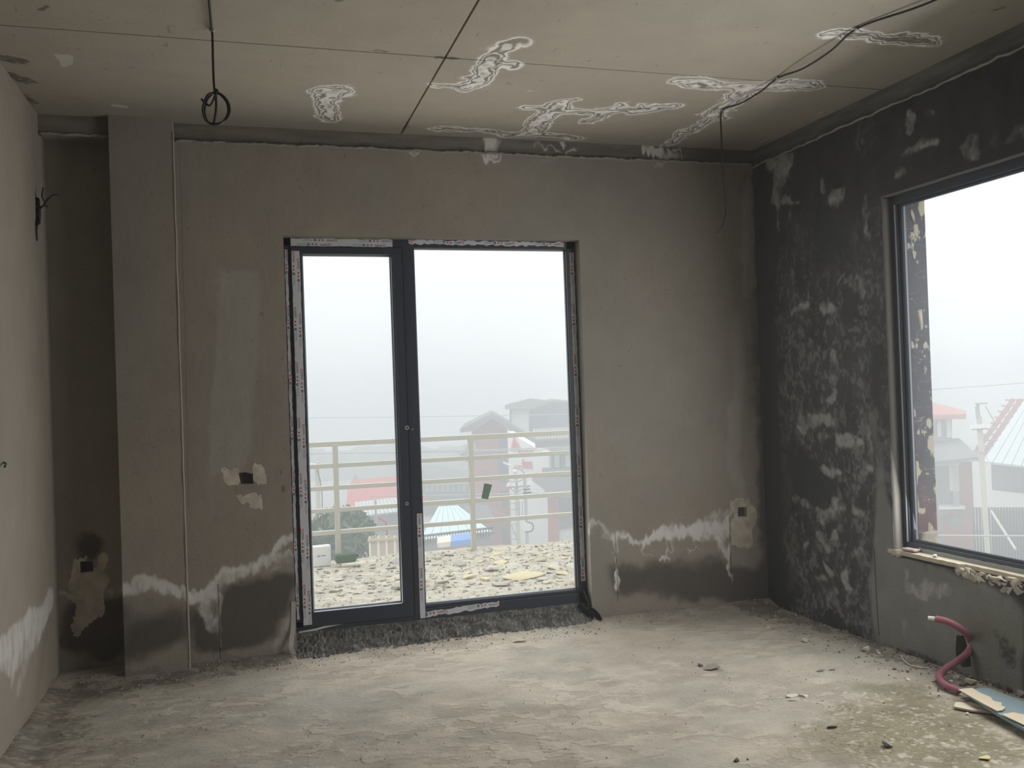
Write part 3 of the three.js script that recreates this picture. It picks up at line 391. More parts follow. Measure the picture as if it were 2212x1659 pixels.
function pane(parent, x0, y0, x1, y1, z) {
  part('pane', new THREE.PlaneGeometry(x1 - x0 + 0.03, y1 - y0 + 0.03).translate((x0 + x1) / 2, (y0 + y1) / 2, z), glassMat, parent, 'dusty glass pane');
  const s = 0.011, o = 0.004; bars(parent, 'glazing_spacer', [[x0 - o, y0 - o, x0 + s - o, y1 + o], [x1 - s + o, y0 - o, x1 + o, y1 + o], [x0, y1 - s + o, x1, y1 + o], [x0, y0 - o, x1, y0 + s - o]], spacerMat, z - 0.016, z - 0.002, 0.001);
}
{
  const d = structure(group('door_1', V(0, 0, -0.08)), 'anthracite balcony door with one leaf and one fixed light');
  const F = { x0: 0.247, x1: 2.13, y0: 0.118, y1: 2.474 }, G1 = { x0: 0.354, x1: 0.889, y0: 0.236, y1: 2.374 }, G2 = { x0: 1.030, x1: 2.035, y0: 0.208, y1: 2.420 };
  bars(d, 'frame_head', [[F.x0, G2.y1, F.x1, F.y1]], anthracite, -0.07, 0); bars(d, 'frame_sill', [[F.x0, F.y0, F.x1, G2.y0 - 0.022]], anthracite, -0.07, 0.0);
  bars(d, 'frame_jamb', [[F.x0, F.y0, 0.292, F.y1], [G2.x1, F.y0, F.x1, F.y1]], anthracite, -0.07, 0); bars(d, 'mullion', [[0.956, F.y0, G2.x0, F.y1]], anthracite, -0.07, 0.001);
  bars(d, 'glazing_bead', [[G2.x0, G2.y0 - 0.022, G2.x1, G2.y0], [G2.x0 - 0.001, G2.y0, G2.x0 + 0.006, G2.y1]], anthracite, -0.05, -0.008);
  const sash = new THREE.Group(); sash.name = 'sash'; d.add(sash);
  bars(sash, 'sash_stile', [[0.288, 0.148, G1.x0, 2.418], [G1.x1, 0.148, 0.962, 2.418]], anthracite, -0.06, 0.013, 0.006); bars(sash, 'sash_rail', [[G1.x0 - 0.004, G1.y1, G1.x1 + 0.004, 2.418], [G1.x0 - 0.004, 0.148, G1.x1 + 0.004, G1.y0]], anthracite, -0.06, 0.0135, 0.006);
  bars(sash, 'glazing_bead', [[G1.x1 - 0.002, G1.y0, G1.x1 + 0.012, G1.y1]], anthracite, -0.05, 0.017);
  bars(d, 'gasket', [[0.956, 0.148, 0.964, 2.418], [0.286, 0.15, 0.291, 2.418]], gasket, -0.05, 0.0155, 0.001);
  pane(sash, G1.x0, G1.y0, G1.x1, G1.y1, -0.03); pane(d, G2.x0, G2.y0, G2.x1, G2.y1, -0.03);
  filmStrip(sash, 0.316, 2.39, 0.316, 0.165, 0.048, 0.0135, 1, 0, 0.003, 3);
  filmStrip(d, 0.90, 2.445, 0.29, 2.445, 0.046, 0.0005, 1, 0, 0.005, 4); filmStrip(d, 2.02, 2.452, 1.00, 2.456, 0.026, 0.0005, 0.5, 0, 0.012, 5);
  filmStrip(d, 1.010, 0.775, 1.010, 0.13, 0.032, 0.0015, 0.5, 0, 0.002, 6); filmStrip(d, 1.50, 0.170, 1.03, 0.150, 0.030, 0.0005, 0.5, 0, 0.012, 7);
  filmStrip(d, 2.072, 2.40, 2.072, 0.26, 0.030, 0.0005, 0.5, 0, 0.004, 8); filmStrip(d, 0.262, 2.40, 0.262, 0.2, 0.016, 0.0005, 0.45, 0, 0.005, 11);
  { const s = new THREE.Shape(); [[0.262, 0.128], [0.30, 0.131], [0.36, 0.136], [0.43, 0.150], [0.52, 0.158], [0.60, 0.160], [0.66, 0.156], [0.52, 0.146], [0.42, 0.134], [0.36, 0.124], [0.262, 0.120]].forEach(([x, y], i) => i ? s.lineTo(x, y) : s.moveTo(x, y)); part('torn_film', new THREE.ExtrudeGeometry(s, { depth: 0.002, bevelEnabled: false }).translate(0, 0, 0.0005), boneMat, d, 'torn white film along the bottom rail'); }
  const ring = (px, py, r) => { const p = onBack(px, py, -0.067); part('handle_hole', new THREE.TorusGeometry(r, r * 0.35, 8, 18).translate(p.x, p.y, 0.014), std([0.45, 0.47, 0.5], 0.4), sash, 'small round hole rim where the handle is missing'); };
  ring(879, 924, 0.010); ring(891, 927, 0.004); ring(879, 1088, 0.008);
}
// mortar bed under the door frame
{
  const t = structure(group('trim_2'), 'rough crumbling mortar bed under the balcony door'), nx = 420, nv = 34, g = new THREE.PlaneGeometry(1, 1, nx, nv), p = g.attributes.position, prof = [[-0.16, 0.122], [-0.082, 0.124], [-0.075, 0.112], [-0.055, 0.085], [-0.02, 0.055], [0.03, 0.016], [0.075, -0.004]];
  for (let i = 0; i < p.count; i++) {
    const a = p.getX(i) + 0.5, b = 0.5 - p.getY(i), x = 0.246 + a * 1.868, q = b * (prof.length - 1), k = Math.min(prof.length - 2, Math.floor(q)), f = q - k, far = lerp(1.0, 0.72, a);
    let z = lerp(prof[k][0], prof[k + 1][0], f), y = lerp(prof[k][1], prof[k + 1][1], f); const out = sstep(-0.085, -0.06, z); if (z > -0.06) z = -0.06 + (z + 0.06) * far;
    const lump = (fbm(x * 14, b * 9, 3) - 0.5) * 0.035, grain = Math.pow(vnoise(x * 120, b * 60), 2) * 0.014 + Math.pow(vnoise(x * 60 + 7, b * 32), 3) * 0.016;
    p.setXYZ(i, x, y + out * (lump * 0.5 + grain), z + out * (lump + grain * 0.5));
  }
  g.computeVertexNormals();
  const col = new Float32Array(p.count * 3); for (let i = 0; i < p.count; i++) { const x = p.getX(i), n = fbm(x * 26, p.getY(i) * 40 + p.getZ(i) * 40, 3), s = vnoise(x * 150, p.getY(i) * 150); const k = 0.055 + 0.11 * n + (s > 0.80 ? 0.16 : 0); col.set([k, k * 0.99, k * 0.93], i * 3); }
  g.setAttribute('color', new THREE.BufferAttribute(col, 3));
  part('mortar_bed', g, new THREE.MeshStandardMaterial({ vertexColors: true, roughness: 0.95 }), t);
  // a corner bead sprung loose at the foot of the left jamb
  const q = thing('corner_bead_strip', 'pale metal bead strip curling off the wall at the left foot of the balcony door', 'metal strip', V(0, 0, 0));
  const pts = [[634, 1300], [633, 1350], [630, 1385], [629, 1400], [637, 1418]].map(([a, b], i) => { const v = onBack(a, b, [0.004, 0.006, 0.03, 0.045, 0.03][i]); return v; });
  pts[4].y = 0.02;
  const s = new THREE.Shape(rect(-0.013, -0.001, 0.013, 0.001).map(([x, y]) => new THREE.Vector2(y, x)));
  part('strip', new THREE.ExtrudeGeometry(s, { steps: 24, bevelEnabled: false, extrudePath: new THREE.CatmullRomCurve3(pts) }), std([0.42, 0.40, 0.36], 0.6), q);
}
// ------------------------------------------------------------------ side windows
{
  const jambMat = (() => {      // outer reveal: red and navy paint flaking off, bare foam showing through
    const S = surface(0, 0.24, 0.4, 2.7, 128, 1226, null);
    return surfMat(S, (u, v, o) => {
      const n = fbm(u * 9, v * 5, 4), m = fbm(u * 22 + 5, v * 14, 4), red = sstep(0.45, 0.6, fbm(u * 4 + 3, v * 1.6 + 7, 3) + sstep(1.2, 2.0, v) * 0.12 - 0.04);
      o[0] = 0.055 + 0.03 * m; o[1] = 0.052 + 0.03 * m; o[2] = 0.075 + 0.03 * m; mixTo(o, red * 0.85, 0.24 * (0.6 + 0.6 * m), 0.075 * (0.6 + 0.6 * m), 0.075);
      const fl = sstep(0.60, 0.67, fbm(u * 15 + 30, v * 9 + 2, 4)); mixTo(o, fl, 0.62, 0.56, 0.42); const sc = sstep(0.985, 0.995, 1 - Math.abs(2 * fbm(u * 9 + 9, v * 22, 3) - 1)); mixTo(o, sc * 0.5, 0.6, 0.6, 0.62);
      o[3] = 0.4 + 0.4 * fl + 0.2 * (n - 0.5);
    }, 0.008);
  })();
  const filmGrey = std([0.30, 0.32, 0.31], 0.6), mortar = std([0.48, 0.43, 0.34]);
  const build = (name, W, mull, label, detailed) => {
    const d = structure(group(name, V(CORNER, 0, 0), RT), label), a = -0.062, b = -0.128, fw = 0.052;
    bars(d, 'frame_jamb', [[W.u0 - 0.01, W.y0, W.u0 + fw, W.y1], [W.u1 - fw, W.y0, W.u1 + 0.01, W.y1]], anthracite, b, a); bars(d, 'frame_head', [[W.u0, W.y1 - fw, W.u1, W.y1 + 0.004]], anthracite, b, a - 0.001); bars(d, 'frame_sill', [[W.u0, W.y0 - 0.012, W.u1, W.y0 + fw]], anthracite, b, a - 0.001);
    bars(d, 'mullion', [[mull, W.y0 + fw, mull + 0.07, W.y1 - fw]], anthracite, b, a);
    for (const [x0, x1] of [[W.u0 + fw, mull], [mull + 0.07, W.u1 - fw]]) pane(d, x0, W.y0 + fw, x1, W.y1 - fw, b + 0.03);
    bars(d, 'glazing_bead', [[W.u0 + fw - 0.002, W.y0 + fw, W.u0 + fw + 0.016, W.y1 - fw], [W.u0 + fw, W.y0 + fw - 0.002, mull, W.y0 + fw + 0.016], [W.u0 + fw, W.y1 - fw - 0.014, mull, W.y1 - fw + 0.002]], anthracite, b + 0.032, a - 0.014);
    if (!detailed) return d;
    part('gasket', rbox(0.008, W.y1 - W.y0 - 2 * fw, 0.01, 0.002, W.u0 + fw - 0.012, (W.y0 + W.y1) / 2, a + 0.001), std([0.42, 0.47, 0.55], 0.4), d, 'pale seal along the frame');
    part('reveal', rough(new THREE.BoxGeometry(0.05, W.y1 - W.y0 + 0.03, 0.058, 1, 90, 2).translate(W.u0 - 0.021, (W.y0 + W.y1) / 2 - 0.01, -0.0335), 0.0025, 12, 3), revealMat, d, 'pale plaster reveal'); part('reveal', rough(new THREE.BoxGeometry(W.u1 - W.u0 + 0.04, 0.03, 0.056, 90, 1, 2).translate((W.u0 + W.u1) / 2, W.y1 + 0.011, -0.0345), 0.005, 12, 8), revealDark, d, 'darker plaster reveal over the window');
    // outer reveal
    const oj = part('outer_reveal', uvOf(new THREE.BoxGeometry(0.02, W.y1 - W.y0 + 0.02, 0.155).translate(W.u0 + 0.008, (W.y0 + W.y1) / 2, -0.206), (x, y, z) => [-z - 0.13, y]), jambMat, d, 'flaking red and navy outer reveal with foam showing');
    const r = rng(9), foam = std([0.62, 0.56, 0.42], 0.95), blob = (y, n, sx, sy) => { const pts = []; for (let i = 0; i < 14; i++) { const a1 = r() * 6.28, a2 = Math.acos(2 * r() - 1); pts.push(V(Math.sin(a2) * Math.cos(a1) * 0.012, Math.cos(a2) * sy, Math.sin(a2) * Math.sin(a1) * sx)); } part('foam_patch', new ConvexGeometry(pts).translate(W.u0 + 0.018, y, n), foam, oj); };
    for (const [px, py, sx, sy] of [[1966, 470, 0.018, 0.055], [1966, 515, 0.012, 0.018], [1980, 515, 0.012, 0.012], [1971, 550, 0.014, 0.028], [1976, 568, 0.012, 0.012], [1984, 690, 0.022, 0.07], [1992, 672, 0.01, 0.012], [1977, 735, 0.02, 0.008], [1992, 770, 0.012, 0.012], [1994, 800, 0.010, 0.030], [2017, 1045, 0.008, 0.03], [1998, 1023, 0.012, 0.012], [2005, 1140, 0.02, 0.04]]) { const p = onBack(px, py, WIN.u0); blob(p.y, -(p.x - CORNER - SLOPE * WIN.u0), sx, sy); }
    part('broken_brick', rough(new THREE.BoxGeometry(0.035, 0.10, 0.11, 3, 6, 6).translate(W.u0 + 0.022, W.y0 + 0.045, -0.215), 0.02, 40, 4), std([0.55, 0.47, 0.36]), oj, 'broken hollow brick at the foot of the reveal');
    // sill: a skim of mortar, broken away further along
    const s = new THREE.Shape(), rr = rng(21), N = 60; s.moveTo(W.u0 - 0.04, -0.062); for (let i = 0; i <= N; i++) { const u = W.u0 - 0.045 + i / N * 1.6, bite = u < 1.72 ? 0.0 : 0.022; s.lineTo(u, 0.004 - bite - rr() * 0.008); } s.lineTo(W.u0 + 1.55, -0.062);
    part('sill', new THREE.ExtrudeGeometry(s, { depth: 0.02, bevelEnabled: true, bevelSize: 0.002, bevelThickness: 0.002, bevelSegments: 1 }).rotateX(Math.PI / 2).applyMatrix4(new THREE.Matrix4().makeScale(1, 1, 1)).translate(0, W.y0 + 0.006, 0), mortar, d, 'cream mortar sill with a broken edge');
    for (let i = 0; i < 60; i++) { const u = 1.68 + (i % 30) * 0.032 + rr() * 0.02, pts = []; for (let k = 0; k < 16; k++) pts.push(V((rr() - 0.5) * 0.06, (rr() - 0.5) * 0.042, (rr() - 0.5) * 0.032)); const drop = (i < 30 ? 0.026 : 0.048) + 0.03 * sstep(1.7, 1.9, u) * rr() + rr() * 0.012; part('mortar_chunk', toCreasedNormals(new ConvexGeometry(pts), 0.6).translate(u, W.y0 - drop + 0.012, -0.004 - rr() * 0.008), i % 3 ? chunkA : chunkB, d); }
    part('mortar_chunk', rough(new THREE.BoxGeometry(0.10, 0.03, 0.05, 6, 2, 3).translate(W.u0 - 0.0, W.y0 - 0.012, -0.02), 0.02, 25, 6), chunkA, d);
    part('frame_film', rough(new THREE.BoxGeometry(1.2, 0.026, 0.002, 120, 3, 1).translate(W.u0 + 0.72, W.y0 + 0.018, a + 0.0015), 0.006, 30, 5), filmGrey, d, 'torn grey film on the bottom rail');
    return d;
  };
  const revealMat = surfMat(surface(0, 0.5, 0, 0.5, 256, 256, null), (u, v, o) => { const k = 0.7 + 0.6 * fbm(u * 14, v * 6, 4) + 0.15 * (vnoise(u * 160, v * 160) - 0.5); o[0] = 0.36 * k; o[1] = 0.34 * k; o[2] = 0.315 * k; }, 0.002), revealDark = std([0.17, 0.16, 0.15]), chunkA = std([0.46, 0.42, 0.33]), chunkB = std([0.33, 0.30, 0.25]);  // the reveal over the window gets a darker plain tone
  build('window_1', WIN, 2.44, 'anthracite side window with a broken mortar sill', true);
}
// ------------------------------------------------------------------ outside
const GROUND = 1.5 - 6.1 * FAR;
// an upright plane seen at a pixel and a distance, turned about the vertical; at() gives its own metres
function upright(px, py, dist, turn = 0) {
  const O = atDistance(px, py, dist); O.y = GROUND; const a = Math.atan2(EYE.x - O.x, EYE.z - O.z) + R(turn), N = V(Math.sin(a), 0, Math.cos(a)), X = V(Math.cos(a), 0, -Math.sin(a));
  const at = (x, y) => { const d = sight(x, y); d.multiplyScalar(N.dot(O.clone().sub(EYE)) / N.dot(d)).add(EYE); return [X.dot(d.clone().sub(O)) / FAR, (d.y - O.y) / FAR]; };
  const pts = (l) => { const o = []; for (let i = 0; i < l.length; i += 2) o.push(at(l[i], l[i + 1])); return o; };
  return { O, a, at, pts, p3: (x, y, z = 0) => { const [u, v] = at(x, y); return V(u, v, z); }, face: (l, depth, front = 0) => slab(pts(l), depth).translate(0, 0, front - depth), wall: (l, depth, front = 0) => { const p = pts(l); p.push([p[p.length - 1][0], 0], [p[0][0], 0]); return slab(p, depth).translate(0, 0, front - depth); } };
}
const placed = (name, label, category, f, grp) => { const t = thing(name, label, category, f.O, f.a, grp); t.scale.setScalar(FAR); return t; };
const pose = (o, a) => new THREE.Matrix4().compose(o, new THREE.Quaternion().setFromAxisAngle(V(0, 1, 0), a), V(FAR, FAR, FAR));
const C = { red: std([0.33, 0.085, 0.06]), redRoof: std([0.45, 0.06, 0.06]), white: std([0.78, 0.78, 0.76]), grey: std([0.20, 0.195, 0.19]), roof: std([0.13, 0.125, 0.125]), navy: std([0.065, 0.075, 0.13]), dark: std([0.05, 0.05, 0.055]), pale: std([0.62, 0.62, 0.60]), concrete: std([0.46, 0.43, 0.37]), cyan: std([0.50, 0.62, 0.63], 0.5), blue: std([0.06, 0.22, 0.60], 0.6), sign: std([0.62, 0.03, 0.06], 0.6), cream: std([0.66, 0.60, 0.48]), wood: std([0.42, 0.34, 0.24]), green: std([0.05, 0.11, 0.055], 0.8), steel: std([0.33, 0.34, 0.35], 0.5), curtain: std([0.50, 0.60, 0.57]), primer: std([0.42, 0.13, 0.11]), metal: std([0.40, 0.44, 0.45], 0.45), earth: std([0.40, 0.37, 0.32]), glass: std([0.13, 0.15, 0.16], 0.15), black: std([0.012, 0.012, 0.013], 0.5) };
{ // street level
  const g = new THREE.PlaneGeometry(240, 220, 100, 100).rotateX(-Math.PI / 2).translate(70, 0, -100), p = g.attributes.position; for (let i = 0; i < p.count; i++) p.setY(i, GROUND - 0.02 + 0.12 * (fbm(p.getX(i) * 0.2, p.getZ(i) * 0.2, 3) - 0.5)); g.computeVertexNormals();
  const s = structure(group('street')); part('gravel', g, C.earth, s); part('subsoil', box(240, 0.5, 220, 70, GROUND - 0.4, -100), C.earth, s);
}
const terraceMat = (() => { const S = surface(0, 1.7, 0, 1.7, 512, 512, null), m = surfMat(S, (u, v, o) => { const n = fbm(u * 5, v * 5, 4), q = fbm(u * 30, v * 30, 3), k = 0.7 + 0.5 * n + 0.5 * (q - 0.5); o[0] = 0.47 * k; o[1] = 0.43 * k; o[2] = 0.345 * k; o[3] = q; }, 0.02, 0.95); return m; })();
{ // the unfinished terrace outside the door
  const t = structure(group('terrace')), g = new THREE.PlaneGeometry(7.5, 3.0, 150, 90).rotateX(-Math.PI / 2).translate(1.9, 0, -1.72), p = g.attributes.position;
  for (let i = 0; i < p.count; i++) p.setY(i, -0.035 + 0.05 * (fbm(p.getX(i) * 1.3 + 5, p.getZ(i) * 1.3, 4) - 0.4) + 0.025 * fbm(p.getX(i) * 9, p.getZ(i) * 9, 3));
  g.computeVertexNormals(); part('rubble_bed', uvOf(g, (x, y, z) => [x, z]), terraceMat, t); part('slab', box(7.5, 0.30, 3.06, 1.9, -0.23, -1.76), C.concrete, t);
  // storeys below the room
  part('lower_wall', mergeGeometries([box(5.2, 16.6, 0.25, 1.2, -8.6, -0.13), box(0.25, 16.6, 8.4, 3.55, -8.6, 4)]), C.concrete, t);
}
const terraceY = (x, z) => -0.035 + 0.05 * (fbm(x * 1.3 + 5, z * 1.3, 4) - 0.4) + 0.025 * fbm(x * 9, z * 9, 3);
function stoneGeo(r, sx, sy, sz, n = 16) { const pts = []; for (let i = 0; i < n; i++) { const a = r() * 6.283, q = 0.75 + 0.25 * r(); pts.push(V(Math.cos(a) * sx * q, (r() - 0.5) * sy, Math.sin(a) * sz * q)); } return toCreasedNormals(new ConvexGeometry(pts), 0.5); }
{ // broken stone slabs lying on the terrace
  const r = rng(5), mats = [std([0.55, 0.49, 0.34]), std([0.44, 0.40, 0.31]), std([0.36, 0.34, 0.30]), std([0.60, 0.52, 0.33]), std([0.50, 0.47, 0.42])], geos = Array.from({ length: 10 }, () => stoneGeo(r, 0.5, 0.22, 0.36));
  const taken = [[onLevel(1130, 1242, 0), 0.22]];
  for (let i = 0, tries = 0; i < 150 && tries < 1500; tries++) {
    const px = 690 + r() * 555, py = 1192 + Math.pow(r(), 0.8) * 90 - (px - 690) * 0.055, p = onLevel(px, py, 0), yellow = px > 1000, s = 0.06 + 0.14 * Math.pow(r(), 2) * (yellow ? 1.2 : 0.9); if (p.z > -0.45 || p.z < -2.85 || taken.some(([q, w]) => Math.hypot(q.x - p.x, q.z - p.z) < 0.5 * (s + w) + 0.012)) continue;
    taken.push([p, s]); const m = new THREE.Mesh(geos[i % 10], mats[yellow ? [0, 1, 3, 4][i % 4] : [2, 1, 4, 2][i % 4]]); shadows(m); m.name = numbered('flat_rock'); m.scale.setScalar(s); i++;
    m.rotation.set((r() - 0.5) * 0.35, r() * 6.28, (r() - 0.5) * 0.35); m.position.set(p.x, terraceY(p.x, p.z) + s * 0.05, p.z); m.userData = { label: 'flat broken stone among the rubble on the terrace outside the door', category: 'stone', group: 'broken stones on the terrace' }; scene.add(m);
  }
  const im = new THREE.InstancedMesh(geos[3], mats[2], 2600), q = new THREE.Matrix4(), e = new THREE.Euler(), c = new THREE.Color(); im.name = 'gravel_litter'; im.userData = { kind: 'stuff', label: 'small gravel and grit strewn over the terrace', category: 'gravel' }; shadows(im);
  for (let i = 0; i < 2600; i++) { const x = -0.6 + r() * 5.6, z = -0.4 - r() * 2.7, s = 0.018 + 0.05 * r() * r(); q.makeRotationFromEuler(e.set(r(), r() * 6, r())).scale(V(s, s, s)).setPosition(x, terraceY(x, z) + s * 0.06, z); im.setMatrixAt(i, q); const k = 0.7 + r() * 0.7; im.setColorAt(i, c.setRGB(1.1 * k, 1.0 * k, 0.85 * k)); }
  scene.add(im);
  const bigp = onLevel(1130, 1242, 0), big = solo('stone_plate', stoneGeo(r, 0.24, 0.05, 0.13, 12), mats[3], 'largest pale pointed stone plate on the terrace rubble', 'stone'); big.position.set(bigp.x, terraceY(bigp.x, bigp.z) + 0.015, bigp.z); big.rotation.y = 0.25;
}
{ // railing
  const Z = -3.05, r = thing('balcony_railing', 'cream painted steel railing with five rails along the terrace edge', 'railing', V(1.9, 0, Z)), mat = std([0.52, 0.50, 0.44], 0.55), ys = [1.085, 0.885, 0.68, 0.475, 0.27];
  for (const y of ys) part('rail', rbox(7.2, y > 1 ? 0.045 : 0.04, 0.04, 0.004, 0, y, 0), mat, r);
  for (let k = -1; k < 5; k++) part('post', rbox(0.048, 1.13, 0.046, 0.004, 0.785 + k * 1.29 - 1.9, 0.515, 0.001), mat, r);
}
{ // things at the terrace edge
  const a = onLevel(684, 1208, 0), b = thing('meter_box', 'white cabinet with faint blue lettering standing by the left railing post', 'cabinet', V(0.62, -0.02, -2.98), 0.1);
  part('body', rbox(0.17, 0.19, 0.08, 0.008, 0, 0.095, 0), C.white, b); const bd = part('door', rbox(0.155, 0.175, 0.006, 0.003, 0, 0.095, 0.042), C.white, b); part('lettering', mergeGeometries([box(0.012, 0.014, 0.001, -0.034, 0.10, 0.0458), box(0.012, 0.014, 0.001, -0.019, 0.10, 0.0458), box(0.042, 0.008, 0.001, 0.016, 0.102, 0.0458)]), std([0.22, 0.25, 0.55]), bd, 'faint blue lettering'); for (const y of [0.04, 0.15]) part('lock', new THREE.CylinderGeometry(0.004, 0.004, 0.004, 10).rotateX(Math.PI / 2).translate(0.062, y, 0.046), C.steel, bd);
  const c = thing('green_canister', 'dark green canister lying at the foot of the left railing post', 'canister', V(0.83, 0.03, -2.85), 0.05); part('body', rbox(0.19, 0.085, 0.09, 0.022, 0, 0.03, 0), C.green, c); part('cap', new THREE.CylinderGeometry(0.014, 0.014, 0.02, 14).rotateZ(Math.PI / 2).translate(0.1, 0.045, 0), C.black, c);
  const s = solo('green_sticker', slab(quad([1046, 1044, 1063, 1047, 1054, 1079, 1040, 1076], -0.109), 0.0008), std([0.22, 0.33, 0.24], 0.6), 'green rectangular sticker on the right door pane', 'sticker'); s.position.z = -0.1095;
}
// ---- the guest house
const font = await new FontLoader().loadAsync('fonts/droid/droid_sans_bold.typeface.json');
{
  const f = upright(1060, 1100, 36), h = placed('guest_house', 'red and white guest house with the red mountain sign, beyond the railing', 'house', f);
  part('red_wall', f.wall([1019, 930, 1062, 897, 1096, 918], 5), C.red, h, 'red plaster wall'); part('side_wall', f.wall([1011, 994, 1021, 993], 3, -1), C.red, h);
  part('stair_strip', f.face([1076, 932, 1093, 930, 1095, 1040, 1078, 1042], 0.3, 0.03), C.navy, h, 'tall dark stair window'); part('stair_strip', f.face([1080, 1060, 1096, 1058, 1097, 1096, 1084, 1096], 0.3, 0.03), C.dark, h); part('door', f.face([1084, 1138, 1098, 1142, 1100, 1175, 1086, 1175], 0.2, 0.04), C.dark, h);
  part('gable_roof', f.face([995, 933, 995, 925, 1062, 892, 1070, 895, 1160, 949, 1157, 965, 1098, 927, 1062, 903, 1024, 930], 6.5, 0.7), C.roof, h, 'dark grey gable roof'); part('porch_roof', f.face([988, 993, 1000, 984, 1022, 982, 1022, 992], 2.4, -0.4), C.roof, h);
  part('entrance_roof', f.face([1060, 1098, 1098, 1112, 1098, 1122, 1052, 1100], 1.2, 1.0), C.red, h);
  const w = upright(1140, 1100, 34.5, -35), wm = pose(f.O, f.a).invert().multiply(pose(w.O, w.a));
  const on = (name, g, m, label) => part(name, g.applyMatrix4(wm), m, h, label), ww = part('white_wall', w.wall([1096, 932, 1157, 968, 1196, 985], 0.4).applyMatrix4(wm), C.white, h, 'white gable wall');
  const text = (s, ax, ay, bx, by, hp) => { const A = w.at(ax, ay), B = w.at(bx, by), T = w.at(ax, ay - hp), g = new TextGeometry(s, { font, size: 1, depth: 0.02, curveSegments: 3 }); g.computeBoundingBox(); const q = g.boundingBox; g.translate(-q.min.x, 0, 0).scale((B[0] - A[0]) / (q.max.x - q.min.x), (T[1] - A[1]) / 0.74, 1).translate(A[0], A[1], 0.02); part('lettering', g.applyMatrix4(wm), C.sign, ww, 'red sign lettering'); };
  text('Mountain', 1120.5, 984, 1153, 984, 13); text('House', 1129, 1012, 1151, 1012, 15);
  { const A = w.at(1109, 1008), B = w.at(1126, 1008), n = 9, gs = []; for (let i = 0; i < n; i++) gs.push(box((B[0] - A[0]) / n * 0.6, 0.09, 0.08, A[0] + (i + 0.5) * (B[0] - A[0]) / n, A[1], 0.05)); part('small_lettering', mergeGeometries(gs).applyMatrix4(wm), C.sign, ww); }
  for (const l of [[1107, 970, 1112.6, 945, 1117, 958, 1120.5, 960, 1123, 968], [1111, 975, 1109, 970, 1113.8, 958, 1118.5, 973]]) { const gs = []; for (let i = 0; i < l.length - 2; i += 2) gs.push(bar(w.p3(l[i], l[i + 1], 0.05), w.p3(l[i + 2], l[i + 3], 0.05), 0.035, 6)); part('mountain_emblem', mergeGeometries(gs).applyMatrix4(wm), C.sign, ww, 'red mountain outline'); }
  // upper storey with navy cladding
  const u = upright(1150, 900, 39), um = pose(f.O, f.a).invert().multiply(pose(u.O, u.a));
  part('upper_wall', u.face([1103, 938, 1103, 882, 1144, 880, 1146, 940], 3).applyMatrix4(um), C.white, h); part('navy_cladding', u.face([1143, 945, 1143, 884, 1193, 864, 1236, 869, 1236, 945], 3, 0.05).applyMatrix4(um), C.navy, h, 'navy clad upper storey'); part('upper_roof', u.face([1092, 884, 1091, 875, 1145, 861, 1180, 865, 1194, 862, 1240, 867, 1240, 870, 1193, 867, 1143, 886, 1143, 884], 4, 0.5).applyMatrix4(um), C.grey, h); part('chimney_pipe', u.face([1101, 935, 1101, 882, 1105, 882, 1105, 935], 0.2, 0.1).applyMatrix4(um), C.roof, h);
  // right wing: roofs, balcony, windows
  const k = upright(1200, 1000, 31.5), km = pose(f.O, f.a).invert().multiply(pose(k.O, k.a));
  const wing = (name, l, d, fr, m, label) => part(name, k.face(l, d, fr).applyMatrix4(km), m, h, label);
  wing('wing_wall', [1186, 1240, 1186, 964, 1262, 960, 1264, 1240], 3, -0.4, C.white); wing('wing_fascia', [1157, 966, 1157, 951, 1262, 946, 1262, 960], 1.5, 0.6, C.roof);
  { const A = k.p3(1148, 936), B = k.p3(1262, 930), A2 = k.p3(1158, 951), B2 = k.p3(1262, 946), n = 16; for (let i = 0; i < n; i++) { const t0 = i / n, t1 = (i + 0.86) / n, a0 = A.clone().lerp(B, t0).setZ(-2), a1 = A.clone().lerp(B, t1).setZ(-2), b0 = A2.clone().lerp(B2, t0).setZ(0.7), b1 = A2.clone().lerp(B2, t1).setZ(0.7), pts = []; for (const p of [a0, a1, b0, b1]) pts.push(p, p.clone().add(V(0, 0.07, 0))); part('roof_sheet', new ConvexGeometry(pts).applyMatrix4(km), C.grey, h); } }
  wing('balcony_slab', [1171, 1022, 1171, 1014, 1262, 1010, 1262, 1018], 1.6, 0.9, C.roof); wing('balcony_door', [1191, 1012, 1191, 974, 1236, 972, 1236, 1010], 0.2, -0.3, C.glass); for (const x of [1198, 1222]) wing('curtain', [x, 1011, x, 977, x + 11, 976, x + 11, 1011], 0.1, -0.28, C.curtain); wing('window_frame', [1209, 1012, 1209, 972, 1214, 972, 1214, 1012], 0.1, -0.26, C.dark);
  wing('lower_roof', [1150, 1032, 1152, 1026, 1262, 1024, 1262, 1046, 1178, 1060, 1176, 1052], 1.8, 0.9, C.grey); wing('red_pillar', [1185, 1240, 1183, 1078, 1206, 1076, 1208, 1240], 0.5, 0.1, C.red, 'red pillar'); wing('window', [1210, 1145, 1210, 1078, 1250, 1076, 1250, 1142], 0.2, -0.3, C.glass); for (let i = 0; i < 6; i++) wing('picket', [1211 + i * 5, 1190, 1211 + i * 5, 1146, 1213 + i * 5, 1146, 1213 + i * 5, 1190], 0.04, 0.2, C.pale);
